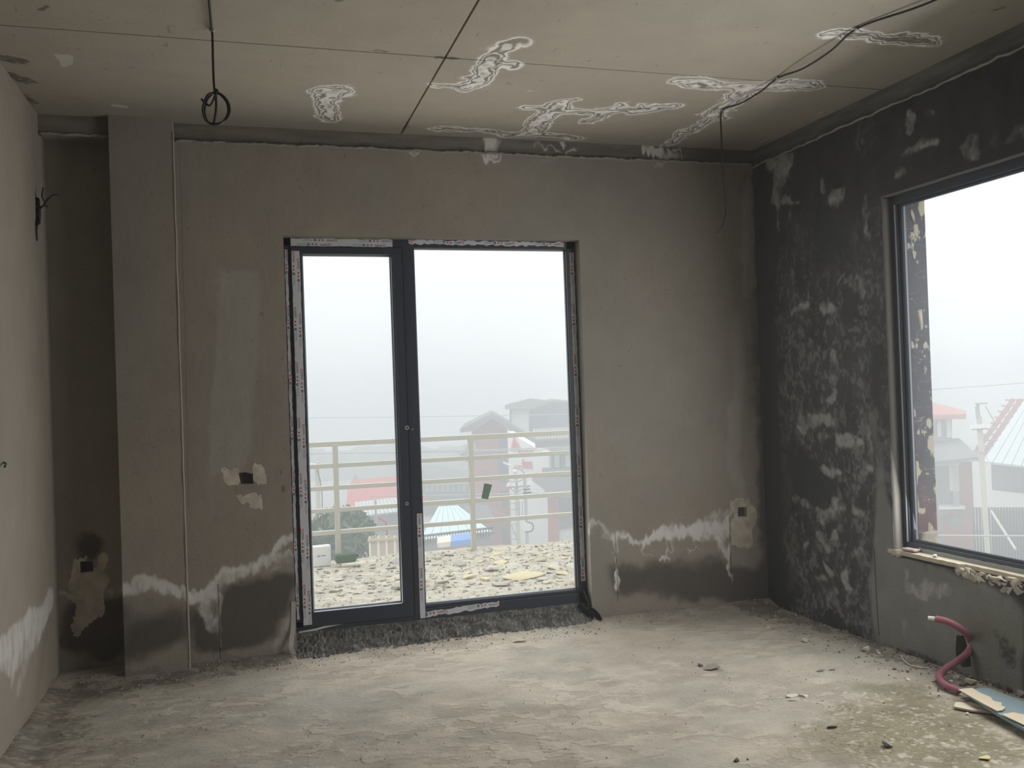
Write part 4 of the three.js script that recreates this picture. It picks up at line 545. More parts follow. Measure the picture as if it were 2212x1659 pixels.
  const dish = thing('satellite_dish', 'grey satellite dish on the porch roof of the red wall', 'satellite dish', atDistance(1006, 986, 35)); dish.rotation.y = 0.2; dish.scale.setScalar(FAR); part('reflector', new THREE.SphereGeometry(0.62, 24, 6, 0, 6.283, 0, 0.46).rotateZ(1.25).rotateY(0.35).translate(0.62, 0.12, 0), C.grey, dish); part('feed_arm', bar(V(0.05, 0.0, 0), V(-0.42, 0.2, 0.1), 0.018), C.grey, dish); part('stand', bar(V(0.02, -0.25, 0), V(0.05, 0.1, 0), 0.03), C.grey, dish);
}
// ---- poles
function insulators(parent, a, b, n, h) { for (let i = 0; i < n; i++) { const p = a.clone().lerp(b, n > 1 ? i / (n - 1) : 0.5); part('insulator', new THREE.CylinderGeometry(0.035, 0.05, h, 8).translate(p.x, p.y + h / 2, p.z), C.pale, parent); } }
{
  const f = upright(1120, 1170, 20), p = placed('utility_pole', 'concrete power pole with ladder frame in front of the white guest house wall', 'pole', f), base = f.p3(1122, 1170), top = f.p3(1114, 1022); base.y = 0;
  part('shaft', beam(base, top, 0.10, 0.09), C.concrete, p); part('cap', new THREE.SphereGeometry(0.05, 10, 8).translate(...f.p3(1112, 1019, 0)), C.pale, p);
  let arm; for (const [a, b] of [[[1098, 1052], [1146, 1049]], [[1099, 1037], [1113, 1043]], [[1113, 1043], [1134, 1033]], [[1100, 1052], [1112, 1062]], [[1114, 1063], [1142, 1050]], [[1102, 1117], [1128, 1114]]]) { const m = part('cross_arm', beam(f.p3(...a, 0.07), f.p3(...b, 0.07), 0.025, 0.03), C.steel, p); arm ??= m; }
  insulators(arm, f.p3(1099, 1050, 0.07), f.p3(1145, 1047, 0.07), 5, 0.08);
  for (const y of [1087, 1100, 1132, 1150, 1164]) part('rung', bar(f.p3(1102, y, 0.06), f.p3(1117, y - 1, 0.06), 0.012), C.steel, p); part('ladder_rail', bar(f.p3(1101.5, 1082, 0.06), f.p3(1104, 1172, 0.06), 0.014), C.steel, p); part('brace', bar(f.p3(1104, 1132, 0.06), f.p3(1116, 1161, 0.06), 0.016), C.steel, p);
  for (const x of [1122, 1128]) part('box_frame', bar(f.p3(x, 1082, 0.05), f.p3(x + 0.5, 1115, 0.05), 0.012), C.steel, p);
  const g = upright(1140, 1170, 19), l = placed('street_lamp', 'tall street lamp with curved arm reaching left over the guest house sign', 'street lamp', g), lb = g.p3(1141, 1170); lb.y = 0;
  part('pole', bar(lb, g.p3(1133, 1028), 0.035, 10), C.steel, l); part('arm', tube([g.p3(1133, 1030), g.p3(1132, 1022), g.p3(1126, 1014), g.p3(1108, 1008), g.p3(1097, 1004)], 0.022, 30), C.steel, l); part('lamp_head', beam(g.p3(1110, 1009), g.p3(1087, 998.5), 0.09, 0.035), C.pale, l);
  for (const [y, s] of [[1058, 9], [1065, 12], [1071, 8]]) part('clamp', bar(g.p3(1136 - s * 0.5, y, 0.03), g.p3(1136 + s, y - 2, 0.03), 0.018), C.dark, l); part('meter', new THREE.CylinderGeometry(0.09, 0.09, 0.05, 18).rotateX(Math.PI / 2).translate(...g.p3(1136, 1137, 0.06)), C.pale, l, 'round pale meter'); part('cable_coil', new THREE.TorusGeometry(0.1, 0.012, 6, 24).translate(...g.p3(1142, 1138, 0.05)), C.dark, l);
  const q = upright(690, 1165, 16), c = placed('leaning_pole', 'leaning concrete pole above the bush behind the left railing post', 'pole', q), cb = q.p3(696, 1200); cb.y = 0; part('shaft', beam(cb, q.p3(684, 997), 0.085, 0.075), C.concrete, c); insulators(part('cross_arm', beam(q.p3(671, 1006, 0.06), q.p3(690, 1006, 0.06), 0.03, 0.03), C.steel, c), q.p3(672, 1008, 0.06), q.p3(680, 1008, 0.06), 2, 0.06); part('drop_cable', tube([q.p3(686, 1015, 0.06), q.p3(692, 1040, 0.06), q.p3(696, 1080, 0.06), q.p3(695, 1120, 0.06)], 0.008, 20, 5), C.dark, c);
}
// ---- canopy, gazebo, balustrade and the house behind them
{
  const f = upright(970, 1160, 23), c = placed('glazed_canopy', 'pale glazed canopy roof on dark posts below the railing', 'canopy', f), n = 7, T0 = f.p3(946, 1117, -2.2), T1 = f.p3(992, 1114, -2.2), B0 = f.p3(905, 1166, 0.4), B1 = f.p3(1066, 1146, 0.4);
  for (let i = 0; i < n; i++) { const a = T0.clone().lerp(T1, i / n), b = T0.clone().lerp(T1, (i + 0.94) / n), d = B0.clone().lerp(B1, i / n), e = B0.clone().lerp(B1, (i + 0.94) / n), pts = []; for (const v of [a, b, d, e]) pts.push(v, v.clone().add(V(0, -0.03, 0))); part('roof_pane', new ConvexGeometry(pts), C.cyan, c); }
  part('eave_beam', beam(B0, B1, 0.08, 0.10), C.grey, c); for (const x of [998, 1058]) { const b = f.p3(x, 1180, 0.3), t = f.p3(x, 1120, 0.3); t.y = f.p3(x, 1152).y; b.y = 0; part('post', beam(b, t, 0.08, 0.08), C.dark, c); }
  const g = upright(990, 1165, 22.4), b = placed('slotted_balustrade', 'dark balustrade with vertical slots under the glazed canopy', 'balustrade', g); for (let i = 0; i < 26; i++) { const x = 906 + i * 6, p0 = g.p3(x, 1178 - i * 0.75), p1 = g.p3(x, 1159 - i * 0.75); part('baluster', beam(p0, p1, 0.042, 0.03), C.dark, b); } part('lower_panel', g.wall([900, 1178, 1066, 1158], 0.06, -0.03), C.grey, b); part('handrail', beam(g.p3(904, 1159), g.p3(1066, 1140), 0.06, 0.05), C.dark, b);
  const t = upright(980, 1178, 20), k = placed('market_table', 'table under a blue and beige cover below the railing', 'table', t); part('blue_cover', t.face([972, 1178, 974, 1168, 1018, 1163, 1018, 1174], 0.9, 0.1), C.blue, k, 'blue cover'); part('beige_cover', t.face([946, 1182, 944, 1172, 974, 1168, 972, 1179], 0.9, 0.1), C.cream, k, 'beige cover'); for (const x of [946, 972, 1000, 1016]) { const a = t.p3(x, 1180, -0.1), d = a.clone(); d.y = 0; part('leg', beam(d, a, 0.05, 0.05), C.blue, k); }
  const z = upright(1030, 1130, 26), y = placed('gazebo', 'gazebo with a dark pyramid roof beside the red wall', 'gazebo', z), ap = z.p3(1030, 1096, -0.8); const cs = [z.p3(984, 1124, 0.6), z.p3(1068, 1116, 0.6), z.p3(1058, 1112, -2.2), z.p3(1000, 1114, -2.2)]; for (let i = 0; i < 4; i++) { const a = cs[i], e = cs[(i + 1) % 4], pts = []; for (const v of [a, e, ap]) pts.push(v, v.clone().add(V(0, -0.06, 0))); part('roof_plane', new ConvexGeometry(pts), C.roof, y); const d = a.clone(); d.y = 0; part('post', beam(d, a, 0.1, 0.1), C.dark, y); }
  const w = upright(950, 1050, 47), e = placed('hipped_house', 'dim house with hipped grey roof and white window strip behind the canopy', 'house', w); part('walls', w.wall([880, 1042, 1015, 1040], 6), C.grey, e); { const a = w.p3(868, 1046, 0.8), d = w.p3(1024, 1042, 0.8), p = w.p3(908, 1014, -3), q = w.p3(946, 1013, -3), a2 = a.clone().setZ(-7), d2 = d.clone().setZ(-7); part('roof', new ConvexGeometry([a, d, a2, d2, p, q]), C.roof, e); } for (let i = 0; i < 9; i++) part('window', w.face([906 + i * 11.5, 1062, 906 + i * 11.5, 1048, 914 + i * 11.5, 1047.5, 914 + i * 11.5, 1061.5], 0.2, 0.05), C.white, e); part('balcony', w.face([900, 1082, 900, 1070, 1014, 1066, 1014, 1078], 1.2, 1), C.dark, e); part('awning', w.face([905, 1082, 905, 1066, 916, 1064, 929, 1076, 927, 1082], 1, 1.4), C.redRoof, e, 'red awning');
}
// ---- left of the door: roofs, bush, fence
{
  const f = upright(800, 1075, 33), h = placed('red_roof_hall', 'long hall with a red metal roof seen past the left door pane', 'building', f); part('walls', f.wall([752, 1096, 870, 1086], 5, -1.6), C.pale, h); { const pts = [f.p3(748, 1094, 0.4), f.p3(872, 1086, 0.4), f.p3(748, 1076, -2), f.p3(760, 1062, -5), f.p3(876, 1054, -5)]; for (const p of pts.slice()) pts.push(p.clone().add(V(0, -0.1, 0))); part('red_roof', new ConvexGeometry(pts), C.redRoof, h, 'red roof'); }
  const g = upright(815, 1100, 27), s = placed('tin_shed', 'low shed with a pale corrugated roof in front of the red roof', 'shed', g); const A = g.p3(764, 1098, -1.6), B = g.p3(858, 1087, -1.6), D = g.p3(772, 1112, 0.3), E = g.p3(874, 1100, 0.3); for (let i = 0; i < 12; i++) { const pts = []; for (const v of [A.clone().lerp(B, i / 12), A.clone().lerp(B, (i + 0.88) / 12), D.clone().lerp(E, i / 12), D.clone().lerp(E, (i + 0.88) / 12)]) pts.push(v, v.clone().add(V(0, -0.04, 0))); part('roof_sheet', new ConvexGeometry(pts), C.metal, s); } part('walls', g.wall([774, 1112, 872, 1101], 1.2, -0.1), C.grey, s);
  const t = upright(768, 1050, 52), k = placed('spire_roof', 'faint pointed roof in the fog above the red roof', 'tower', t); part('pyramid', new THREE.ConeGeometry(0.55, 1.0, 4).translate(...t.p3(769, 1041)), C.roof, k); { const a = t.p3(769, 1052), b = a.clone(); b.y = 0; part('shaft', beam(b, a, 0.7, 0.7), C.grey, k); }
  const wf = upright(830, 1180, 11), w = placed('board_fence', 'weathered board fence beyond the railing at the left pane', 'fence', wf); for (let i = 0; i < 14; i++) part('board', wf.wall([796 + i * 6, 1160 - (i * 7) % 5, 801 + i * 6, 1159 - (i * 5) % 4], 0.02), i % 3 ? C.wood : C.cream, w); part('rail', wf.face([794, 1170, 794, 1165, 882, 1158, 882, 1163], 0.03, 0.03), C.wood, w);
  const rp = upright(836, 1190, 12), r = placed('red_standpipe', 'thin red bent standpipe by the board fence', 'pipe', rp); { const b = rp.p3(837, 1190); b.y = 0; part('pipe', tube([b, rp.p3(836, 1160), rp.p3(835, 1132), rp.p3(832, 1125), rp.p3(818, 1118)], 0.013, 40), std([0.45, 0.07, 0.08]), r); }
  const gp = upright(812, 1160, 13), q = placed('lamp_mast', 'thin grey mast behind the bush', 'mast', gp); { const b = gp.p3(813, 1190); b.y = 0; part('mast', bar(b, gp.p3(811, 1080), 0.018), C.steel, q); }
  // bush: leaves on twigs
  const bp = upright(738, 1195, 12), bush = placed('bush', 'leafy green bush growing behind the left railing post', 'bush', bp), rr = rng(12), leaf = [], L0 = new THREE.PlaneGeometry(0.035, 0.11, 1, 2); L0.attributes.position.setZ(2, 0.012); L0.attributes.position.setZ(3, 0.012);
  for (let i = 0; i < 2600; i++) { const a = rr() * 6.28, e = Math.acos(1 - 2 * rr()), rad = Math.pow(rr(), 0.4), c = bp.p3(736, 1160, 0), p = V(c.x + Math.sin(e) * Math.cos(a) * rad * 0.46, c.y + Math.cos(e) * rad * 0.40, Math.sin(e) * Math.sin(a) * rad * 0.5); leaf.push(L0.clone().applyMatrix4(new THREE.Matrix4().makeRotationFromEuler(new THREE.Euler(rr() * 6, rr() * 6, rr() * 6)).setPosition(p))); }
  part('foliage', mergeGeometries(leaf), new THREE.MeshPhysicalMaterial({ color: new THREE.Color().setRGB(0.07, 0.13, 0.065), roughness: 0.7, side: THREE.DoubleSide }), bush).userData.kind = 'stuff';
  for (let i = 0; i < 7; i++) { const c = bp.p3(736, 1165, 0), b = V(c.x + (rr() - 0.5) * 0.1, 0, 0); part('stem', tube([b, V(c.x + (rr() - 0.5) * 0.3, c.y - 0.5, (rr() - 0.5) * 0.2), V(c.x + (rr() - 0.5) * 0.8, c.y + 0.2, (rr() - 0.5) * 0.4)], 0.012, 14, 5), C.wood, bush); }
}
{ // wooded ridge far behind, almost lost in the fog
  const g = new THREE.PlaneGeometry(190, 9, 190, 10), p = g.attributes.position; for (let i = 0; i < p.count; i++) { const x = p.getX(i), t = (p.getY(i) + 4.5) / 9; p.setXYZ(i, x, t * (6 + 6 * (fbm(x * 0.08 + 3, 2, 3) - 0.4) + 2.0 * (fbm(x * 0.7, 9, 3) - 0.5)), -t * 9 + (fbm(x * 0.4, t * 6, 3) - 0.5) * 2); } g.computeVertexNormals();
  const h = structure(group('hillside', V(44, GROUND, -200))); part('wooded_slope', g, std([0.16, 0.19, 0.15]), h);
}
// ---- beyond the side window
{
  const f = upright(2050, 1050, 30), h = placed('red_brick_house', 'foggy two storey house with a red corner and grey hipped roof outside the side window', 'house', f);
  part('walls', f.wall([1960, 1000, 2098, 996], 6), C.grey, h); part('red_corner', f.wall([2072, 1000, 2099, 998], 0.6, 0.25), C.red, h, 'red wall corner'); part('red_base', f.wall([2036, 1100, 2074, 1097], 0.4, 0.15), C.red, h, 'red wall base'); part('column', f.face([2060, 1100, 2055, 1004, 2071, 1003, 2074, 1098], 0.3, 0.1), C.pale, h);
  part('window', f.face([2044, 1136, 2043, 1116, 2076, 1112, 2078, 1133], 0.2, 0.2), C.glass, h); part('balcony_door', f.face([2052, 1060, 2050, 1006, 2069, 1005, 2071, 1060], 0.2, 0.05), C.white, h); const bs = part('balcony_slab', f.face([2028, 1094, 2028, 1090, 2084, 1089, 2084, 1093], 1, 0.7), C.white, h); for (let i = 0; i < 6; i++) part('baluster', f.face([2052 + i * 3.6, 1090, 2052 + i * 3.6, 1058, 2053.2 + i * 3.6, 1058, 2053.2 + i * 3.6, 1090], 0.04, 0.5), C.dark, bs);
  part('canopy', f.face([2026, 1112, 2026, 1098, 2050, 1095, 2048, 1104], 1, 0.6), C.grey, h); part('fascia', f.face([1960, 1006, 1960, 998, 2072, 990, 2072, 1000], 0.8, 0.7), C.white, h); { const a = [f.p3(1950, 998, 1), f.p3(2114, 981, 1), f.p3(1960, 968, -4), f.p3(2076, 964, -4)], pts = []; for (const v of a) pts.push(v, v.clone().add(V(0, -0.12, 0))); part('lower_roof', new ConvexGeometry(pts), C.roof, h); }
  part('upper_walls', f.face([1980, 970, 1980, 912, 2058, 912, 2058, 966], 4, -3), C.grey, h); part('upper_window', f.face([2046, 958, 2045, 916, 2056, 916, 2057, 957], 0.2, -2.9), C.white, h); part('upper_window', f.face([2024, 956, 2023, 918, 2032, 917, 2033, 955], 0.2, -2.9), C.white, h); { const a = [f.p3(1960, 912, -2.2), f.p3(2090, 912, -2.2), f.p3(1960, 904, -2.2), f.p3(2090, 900, -2.2), f.p3(1990, 880, -6), f.p3(2010, 880, -6), f.p3(2100, 906, -8), f.p3(1960, 906, -8)]; part('upper_roof', new ConvexGeometry(a), C.primer, h, 'reddish hipped roof'); }
  const g = upright(2125, 1100, 17), p = placed('street_pole', 'concrete street pole with insulator arms outside the side window', 'pole', g), b = g.p3(2143, 1200); b.y = 0; part('shaft', beam(b, g.p3(2115, 900), 0.095, 0.085), C.concrete, p); part('upper_shaft', beam(g.p3(2118, 930, 0.01), g.p3(2112, 873, 0.01), 0.06, 0.05), C.concrete, p);
  let arm2; for (const [a, c] of [[[2099, 927], [2133, 925]], [[2106, 872], [2134, 871]], [[2099, 974], [2130, 977]], [[2116, 995], [2092, 994]], [[2108, 878], [2110, 902]]]) { const m = part('cross_arm', beam(g.p3(...a, 0.06), g.p3(...c, 0.06), 0.022, 0.025), C.steel, p); arm2 ??= m; } insulators(arm2, g.p3(2100, 926, 0.06), g.p3(2132, 924, 0.06), 5, 0.07); part('strut', bar(g.p3(2141, 1103, 0.05), g.p3(2188, 1160, 1.2), 0.02), C.concrete, p, 'slanting pale strut'); part('stay', bar(g.p3(2128, 876, 0.06), g.p3(2149, 912, 0.06), 0.012), C.steel, p); part('cable_coil', tube([g.p3(2130, 985, 0.06), g.p3(2136, 1000, 0.06), g.p3(2134, 1012, 0.06), g.p3(2130, 1018, 0.06)], 0.012, 20, 5), C.pale, p);
  const t = upright(2160, 920, 36), r = placed('roof_truss', 'bare red steel roof rafters with cross battens outside the side window', 'roof frame', t); for (const [a, c] of [[[2190, 862], [2102, 985]], [[2206, 862], [2122, 985]], [[2240, 862], [2300, 940]]]) part('rafter', beam(t.p3(...a), t.p3(...c), 0.16, 0.16), C.primer, r); for (let i = 0; i < 9; i++) { const y = 864 + i * 12.5, x = 2190 - (y - 862) * 0.72; part('batten', beam(t.p3(x - 18 + i * 1.2, y, 0.1), t.p3(x + 40, y - 1, 0.1), 0.06, 0.06), C.primer, r); } for (const x of [2106, 2126]) { const c = t.p3(x, 985), d = c.clone(); d.y = 0; part('post', beam(d, c, 0.2, 0.2), C.primer, r); }
  const w = upright(2190, 1000, 26), s = placed('metal_roof_barn', 'barn with a broad pale metal roof outside the side window', 'barn', w), A = w.p3(2222, 866, -4), B = w.p3(2420, 880, -4), D = w.p3(2126, 992, 0.6), E = w.p3(2420, 1024, 0.6); for (let i = 0; i < 14; i++) { const pts = []; for (const v of [A.clone().lerp(B, i / 14), A.clone().lerp(B, (i + 0.93) / 14), D.clone().lerp(E, i / 14), D.clone().lerp(E, (i + 0.93) / 14)]) pts.push(v, v.clone().add(V(0, -0.05, 0))); part('roof_sheet', new ConvexGeometry(pts), C.metal, s); } part('walls', w.wall([2140, 998, 2420, 1020], 4, -0.3), C.grey, s); part('pale_panel', w.face([2142, 1100, 2140, 1060, 2300, 1075, 2300, 1110], 0.2, 0.02), C.pale, s);
  const d = upright(2170, 1130, 23), e = placed('dark_fence', 'dark slatted street fence outside the side window', 'fence', d); for (let i = 0; i < 26; i++) part('slat', d.wall([2100 + i * 6.6, 1096, 2105.4 + i * 6.6, 1096], 0.03), C.dark, e); part('rail', d.face([2098, 1150, 2098, 1146, 2280, 1152, 2280, 1156], 0.04, 0.04), C.dark, e);
}
// ---- overhead wires
function wire(label, a, b, sag) { const m = a.clone().lerp(b, 0.5); m.y -= sag; const g = tube([a, m, b], 0.034, 40, 5); solo('overhead_wire', g, C.steel, label, 'wire', 'overhead wires'); }
wire('topmost thin wire crossing the sky of the door panes', atDistance(560, 904, 28), atDistance(1330, 893, 30), 0.05); wire('thin wire crossing just under the top rail of the railing', atDistance(560, 981, 18), atDistance(1330, 968, 20), 0.05); wire('low wire crossing the red wall of the guest house', atDistance(800, 1072, 19), atDistance(1330, 1060, 20), 0.05); wire('wire crossing the mountain emblem', atDistance(900, 975, 21), atDistance(1330, 962, 21), 0.04); wire('single wire high in the side window', atDistance(1960, 845, 24), atDistance(2300, 820, 24), 0.03); wire('low dark cable crossing the street in the side window', atDistance(1960, 1156, 12), atDistance(2300, 1158, 12), 0.01);
// ------------------------------------------------------------------ loose things in the room
const cableMat = C.black;
{ // cable clipped along the ceiling, hanging down to a coil
  const t = thing('coiled_cable', 'black cable hanging from the ceiling with its end wound into a loop', 'cable', V(-0.087, H, 1.39)), L = (x, y, z) => V(x + 0.087, y - H, z - 1.39), z = 1.39;
  part('ceiling_run', tube([L(-0.10, H - 0.006, 3.1), L(-0.092, H - 0.006, 2.4), L(-0.087, H - 0.012, 1.68), L(-0.088, H - 0.010, 1.40)], 0.0052, 40), cableMat, t);
  part('clip', rbox(0.022, 0.012, 0.02, 0.003, 0, -0.007, 0.0), std([0.5, 0.48, 0.45]), t, 'pale clip');
  const P = (px, py, dz = 0) => onBack(px, py, z + dz).sub(t.position);
  part('drop', tube([L(-0.088, H - 0.010, 1.395), P(458, 66), P(460, 130), P(462, 180), P(464, 200)], 0.0052, 40), cableMat, t);
  part('coil', tube([P(464, 200), P(450, 204, 0.01), P(441, 222, 0.02), P(438, 240, 0.015), P(445, 260, 0), P(462, 268, -0.01), P(484, 262, 0), P(496, 244, 0.012), P(494, 224, 0.02), P(482, 207, 0.01), P(466, 200, 0), P(450, 212, -0.012), P(444, 226, -0.01), P(442, 246, -0.012), P(452, 266, -0.01), P(476, 266, 0.01), P(492, 246, -0.01), P(490, 222, -0.014), P(476, 205, -0.01), P(466, 204, 0.01), P(461, 216, 0.02), P(453, 228, 0.02), P(445, 224, 0.01), P(435, 214, 0.0)], 0.0046, 240, 7), cableMat, t);
  part('core', tube([P(466, 202), P(467, 230, 0.004), P(465, 250, 0.004), P(461, 268, 0)], 0.005, 20), cableMat, t); part('knot', new THREE.SphereGeometry(0.013, 12, 10).scale(0.9, 1.2, 0.9).translate(...P(467, 199).toArray()), cableMat, t);
}
{ // cable sagging between clips on the ceiling
  const t = thing('ceiling_cable', 'thin black cable sagging between ceiling clips and drooping beside the dark wall', 'cable', V(2.71, H, 0.784)), W = (v, dy = 0) => v.clone().add(V(0, dy, 0)).sub(t.position), c = [[1995, 0], [1850, 58], [1680, 165], [1560, 235]].map(([x, y]) => onLevel(x, y, H)), s = 0.009;
  const sag = (a, b, d) => [a.clone().lerp(b, 0.3), a.clone().lerp(b, 0.65)].map((v, i) => W(v, -s - d * (i ? 1 : 0.9))), hang = [[1557, 252], [1558, 290], [1560, 350], [1565, 420], [1567, 462], [1560, 490], [1549, 503]].map(([x, y]) => onBack(x, y, c[3].z).sub(t.position));
  const far = c[0].clone().add(V(0.25, 0, 0.9));
  part('cable', tube([W(far, -s), W(c[0], -0.02), W(c[1], -s), ...sag(c[1], c[2], 0.03), W(c[2], -s), ...sag(c[2], c[3], 0.02), W(c[3], -s), ...hang], 0.0048, 200, 7), cableMat, t);
  for (const p of c.slice(1)) part('clip', rbox(0.02, 0.014, 0.016, 0.003, p.x - t.position.x, -0.007, p.z - t.position.z), std([0.35, 0.33, 0.3]), t);
}
{ // wires poking from a hole in the left wall
  const z = 0.12, t = thing('wire_bundle', 'frayed black wires sticking out of a hole high on the left wall', 'wires', V(LEFT, 2.56, z)), P = (px, py, dz = 0) => onBack(px, py, z + dz).sub(t.position);
  for (let i = 0; i < 5; i++) part('wire', tube([V(-0.05, 0.05 - i * 0.03, -0.012 + (i % 3) * 0.012), V(0.004, 0.07 - i * 0.012, -0.014 + (i % 2) * 0.02), V(0.012, 0.01 - i * 0.02, 0.010 - (i % 3) * 0.01), V(0.008, -0.07 + i * 0.008, 0.004), V(-0.04, -0.08, 0.0)], 0.0055, 30, 6), cableMat, t);
  const pt = (a) => a.map(([x, y, d]) => { const p = P(x, y, d ?? 0); p.x = Math.max(p.x, 0.004); return p; });
  for (const [l, r] of [[[[80, 450, 0], [90, 446, 0.02], [97, 440, 0.03], [91, 425, 0.02], [93, 405, 0]], 0.0035], [[[80, 455, 0], [92, 446, 0.02], [102, 432, 0.04], [116, 421, 0.05], [127, 421, 0.04]], 0.0042], [[[82, 452, 0], [95, 444, 0.03], [104, 447, 0.03]], 0.0034], [[[78, 470, 0], [74, 485, 0.02], [69, 498, 0.03], [68, 508, 0.03], [70, 518, 0.02]], 0.0034], [[[79, 470, 0], [73, 488, 0.02], [68, 502, 0.04], [73, 512, 0.04], [79, 520, 0.03]], 0.003], [[[76, 468, 0], [71, 480, 0.05], [69, 495, 0.05], [68, 505, 0.05]], 0.0026]]) part('wire', tube(pt(l), r, 30, 6), cableMat, t);
}
{ const p = onLeft(4, 1003), t = thing('green_wire_stub', 'short green wire end poking from the left wall', 'wire', p); part('wire', tube([V(0, 0.006, -0.03), V(0.012, 0.004, -0.01), V(0.02, 0, 0.02), V(0.025, -0.008, 0.06)], 0.0045, 16), std([0.03, 0.12, 0.06], 0.6), t); }
// ---- pipe by the side wall
{
  const t = thing('heating_pipe', 'pink foam sleeved pipe with a bare white end looping out of the side wall', 'pipe', onRight(2090, 1395)), W = (v) => v.sub(t.position), pink = std([0.30, 0.105, 0.14], 0.75), r = 0.0165;
  const up = [onRight(2096, 1380, 0.01), onRight(2090, 1373, -0.02), onRight(2080, 1362, -0.06), onRight(2066, 1352, -0.09), onRight(2045, 1342, -0.12), onRight(2022, 1337, -0.14)].map(W);
  part('sleeve', tube(up, r, 50, 14), pink, t, 'pink foam sleeve'); const e = W(onRight(2022, 1337, -0.14)), e2 = W(onRight(2006, 1335, -0.155)); part('pipe_end', bar(e, e2, 0.0105, 14), std([0.75, 0.75, 0.73], 0.4), t, 'bare white pipe end');
  const lo = [onRight(2096, 1400, 0.01), onRight(2088, 1412, -0.03), onRight(2068, 1428, -0.06), onLevel(2042, 1445, 0.05), onLevel(2030, 1458, 0.025), onLevel(2032, 1471, 0.02), onLevel(2045, 1482, 0.02), onLevel(2060, 1489, 0.018), onLevel(2069, 1493, 0.018)].map((v) => { if (v.y < 0.022) v.y = 0.022; return W(v); });
  part('sleeve', mergeGeometries([tube(lo, r, 70, 14), new THREE.SphereGeometry(r, 14, 8).translate(...lo[lo.length - 1].toArray())]), pink, t, 'pink foam sleeve'); part('inner_pipe', tube([W(onRight(2087, 1375, -0.02)), W(onRight(2092, 1388, 0.005)), W(onRight(2094, 1398, -0.005)), W(onRight(2084, 1414, -0.025))], 0.0095, 20), std([0.42, 0.25, 0.24], 0.7), t);
}
// ---- boards and scraps in the right corner
const onF = (px, py, h = 0.0) => { const p = onLevel(px, py, h); return p; };
function plank(name, label, category, px, h0, h1, thick, mat, grp) {   // an upright-sided piece whose outline is measured on the floor, tilted from h0 to h1
  const pts = []; for (let i = 0; i < px.length; i += 2) pts.push(onF(px[i], px[i + 1], lerp(h0, h1, (i / 2) / (px.length / 2 - 1)))); const c = pts.reduce((a, b) => a.add(b), V(0, 0, 0)).multiplyScalar(1 / pts.length); c.y = 0;
  const all = []; for (const p of pts) { const q = p.clone().sub(c); q.y = Math.max(q.y, groundY(p.x, p.z) + 0.004 + thick); all.push(q, q.clone().add(V(0, -thick, 0))); } return { c, geo: toCreasedNormals(new ConvexGeometry(all), 0.5), t: thing(name, label, category, c, 0, grp) };
}
{
  const a = plank('blue_board', 'pale blue board with torn cream paper lying in the right front corner', 'board', [2076, 1489, 2136, 1486, 2330, 1560, 2330, 1640, 2212, 1569, 2150, 1538], 0.035, 0.045, 0.013, null); part('board', a.geo, std([0.21, 0.285, 0.31], 0.7), a.t);
  const paper = (px) => { const pts = []; for (let i = 0; i < px.length; i += 2) pts.push(onF(px[i], px[i + 1], 0.048).sub(a.c)); const s = new THREE.Shape(pts.map((p) => new THREE.Vector2(p.x, -p.z))), y = pts.reduce((q, p) => q + p.y, 0) / pts.length; part('torn_paper', new THREE.ExtrudeGeometry(s, { depth: 0.004, bevelEnabled: false }).rotateX(-Math.PI / 2).translate(0, y + 0.001, 0), std([0.58, 0.51, 0.38], 0.9), a.t, 'torn cream paper'); };
  paper([2070, 1491, 2100, 1488, 2116, 1498, 2140, 1508, 2146, 1516, 2164, 1520, 2163, 1526, 2172, 1530, 2166, 1536, 2154, 1538, 2120, 1520]); paper([2163, 1545, 2190, 1541, 2212, 1546, 2260, 1570, 2260, 1592, 2212, 1568]);
  const b = plank('splintered_lath', 'splintered cream lath lying under the edge of the blue board', 'lath', [2060, 1526, 2064, 1516, 2098, 1517, 2140, 1530, 2150, 1540, 2100, 1534], 0.012, 0.012, 0.008); part('lath', b.geo, std([0.60, 0.53, 0.42]), b.t); const sp = onF(2100, 1522, 0.02).sub(b.c), sq = onF(2146, 1536, 0.02).sub(b.c); part('splinter', beam(sp, sq, 0.008, 0.006), std([0.35, 0.30, 0.24]), b.t);
  const arc = thing('pale_string', 'thin pale string curling on the floor at the foot of the dark wall', 'string', onF(1975, 1435)); part('string', tube([[1946, 1415], [1953, 1426], [1968, 1436], [1990, 1441], [2004, 1442]].map(([x, y]) => { const p = onF(x, y, 0.01); p.y = groundY(p.x, p.z) + 0.006; return p.sub(arc.position); }), 0.004, 24, 6), std([0.5, 0.48, 0.42]), arc);
}
const chip = { grey: std([0.26, 0.25, 0.22]), dark: std([0.10, 0.09, 0.075]), pale: std([0.55, 0.53, 0.48]), sand: std([0.46, 0.41, 0.32]), white: std([0.72, 0.71, 0.68]), brick: std([0.36, 0.22, 0.16]) };
function lump(name, label, category, px, py, sx, sy, sz, mat, seed, turn = 0, grp) { const r = rng(seed), p = onF(px, py, 0.01), o = solo(name, stoneGeo(r, sx, sy, sz, 14), mat, label, category, grp); o.position.set(p.x, groundY(p.x, p.z) + sy * 0.36, p.z); o.rotation.y = turn; return o; }
lump('flat_stone', 'flat grey stone with a shadowed edge, lying in mid floor', 'stone', 1537, 1442, 0.06, 0.03, 0.035, chip.grey, 3); lump('pebble', 'small pebble just behind the flat grey stone in mid floor', 'stone', 1512, 1436, 0.018, 0.018, 0.015, chip.dark, 4);
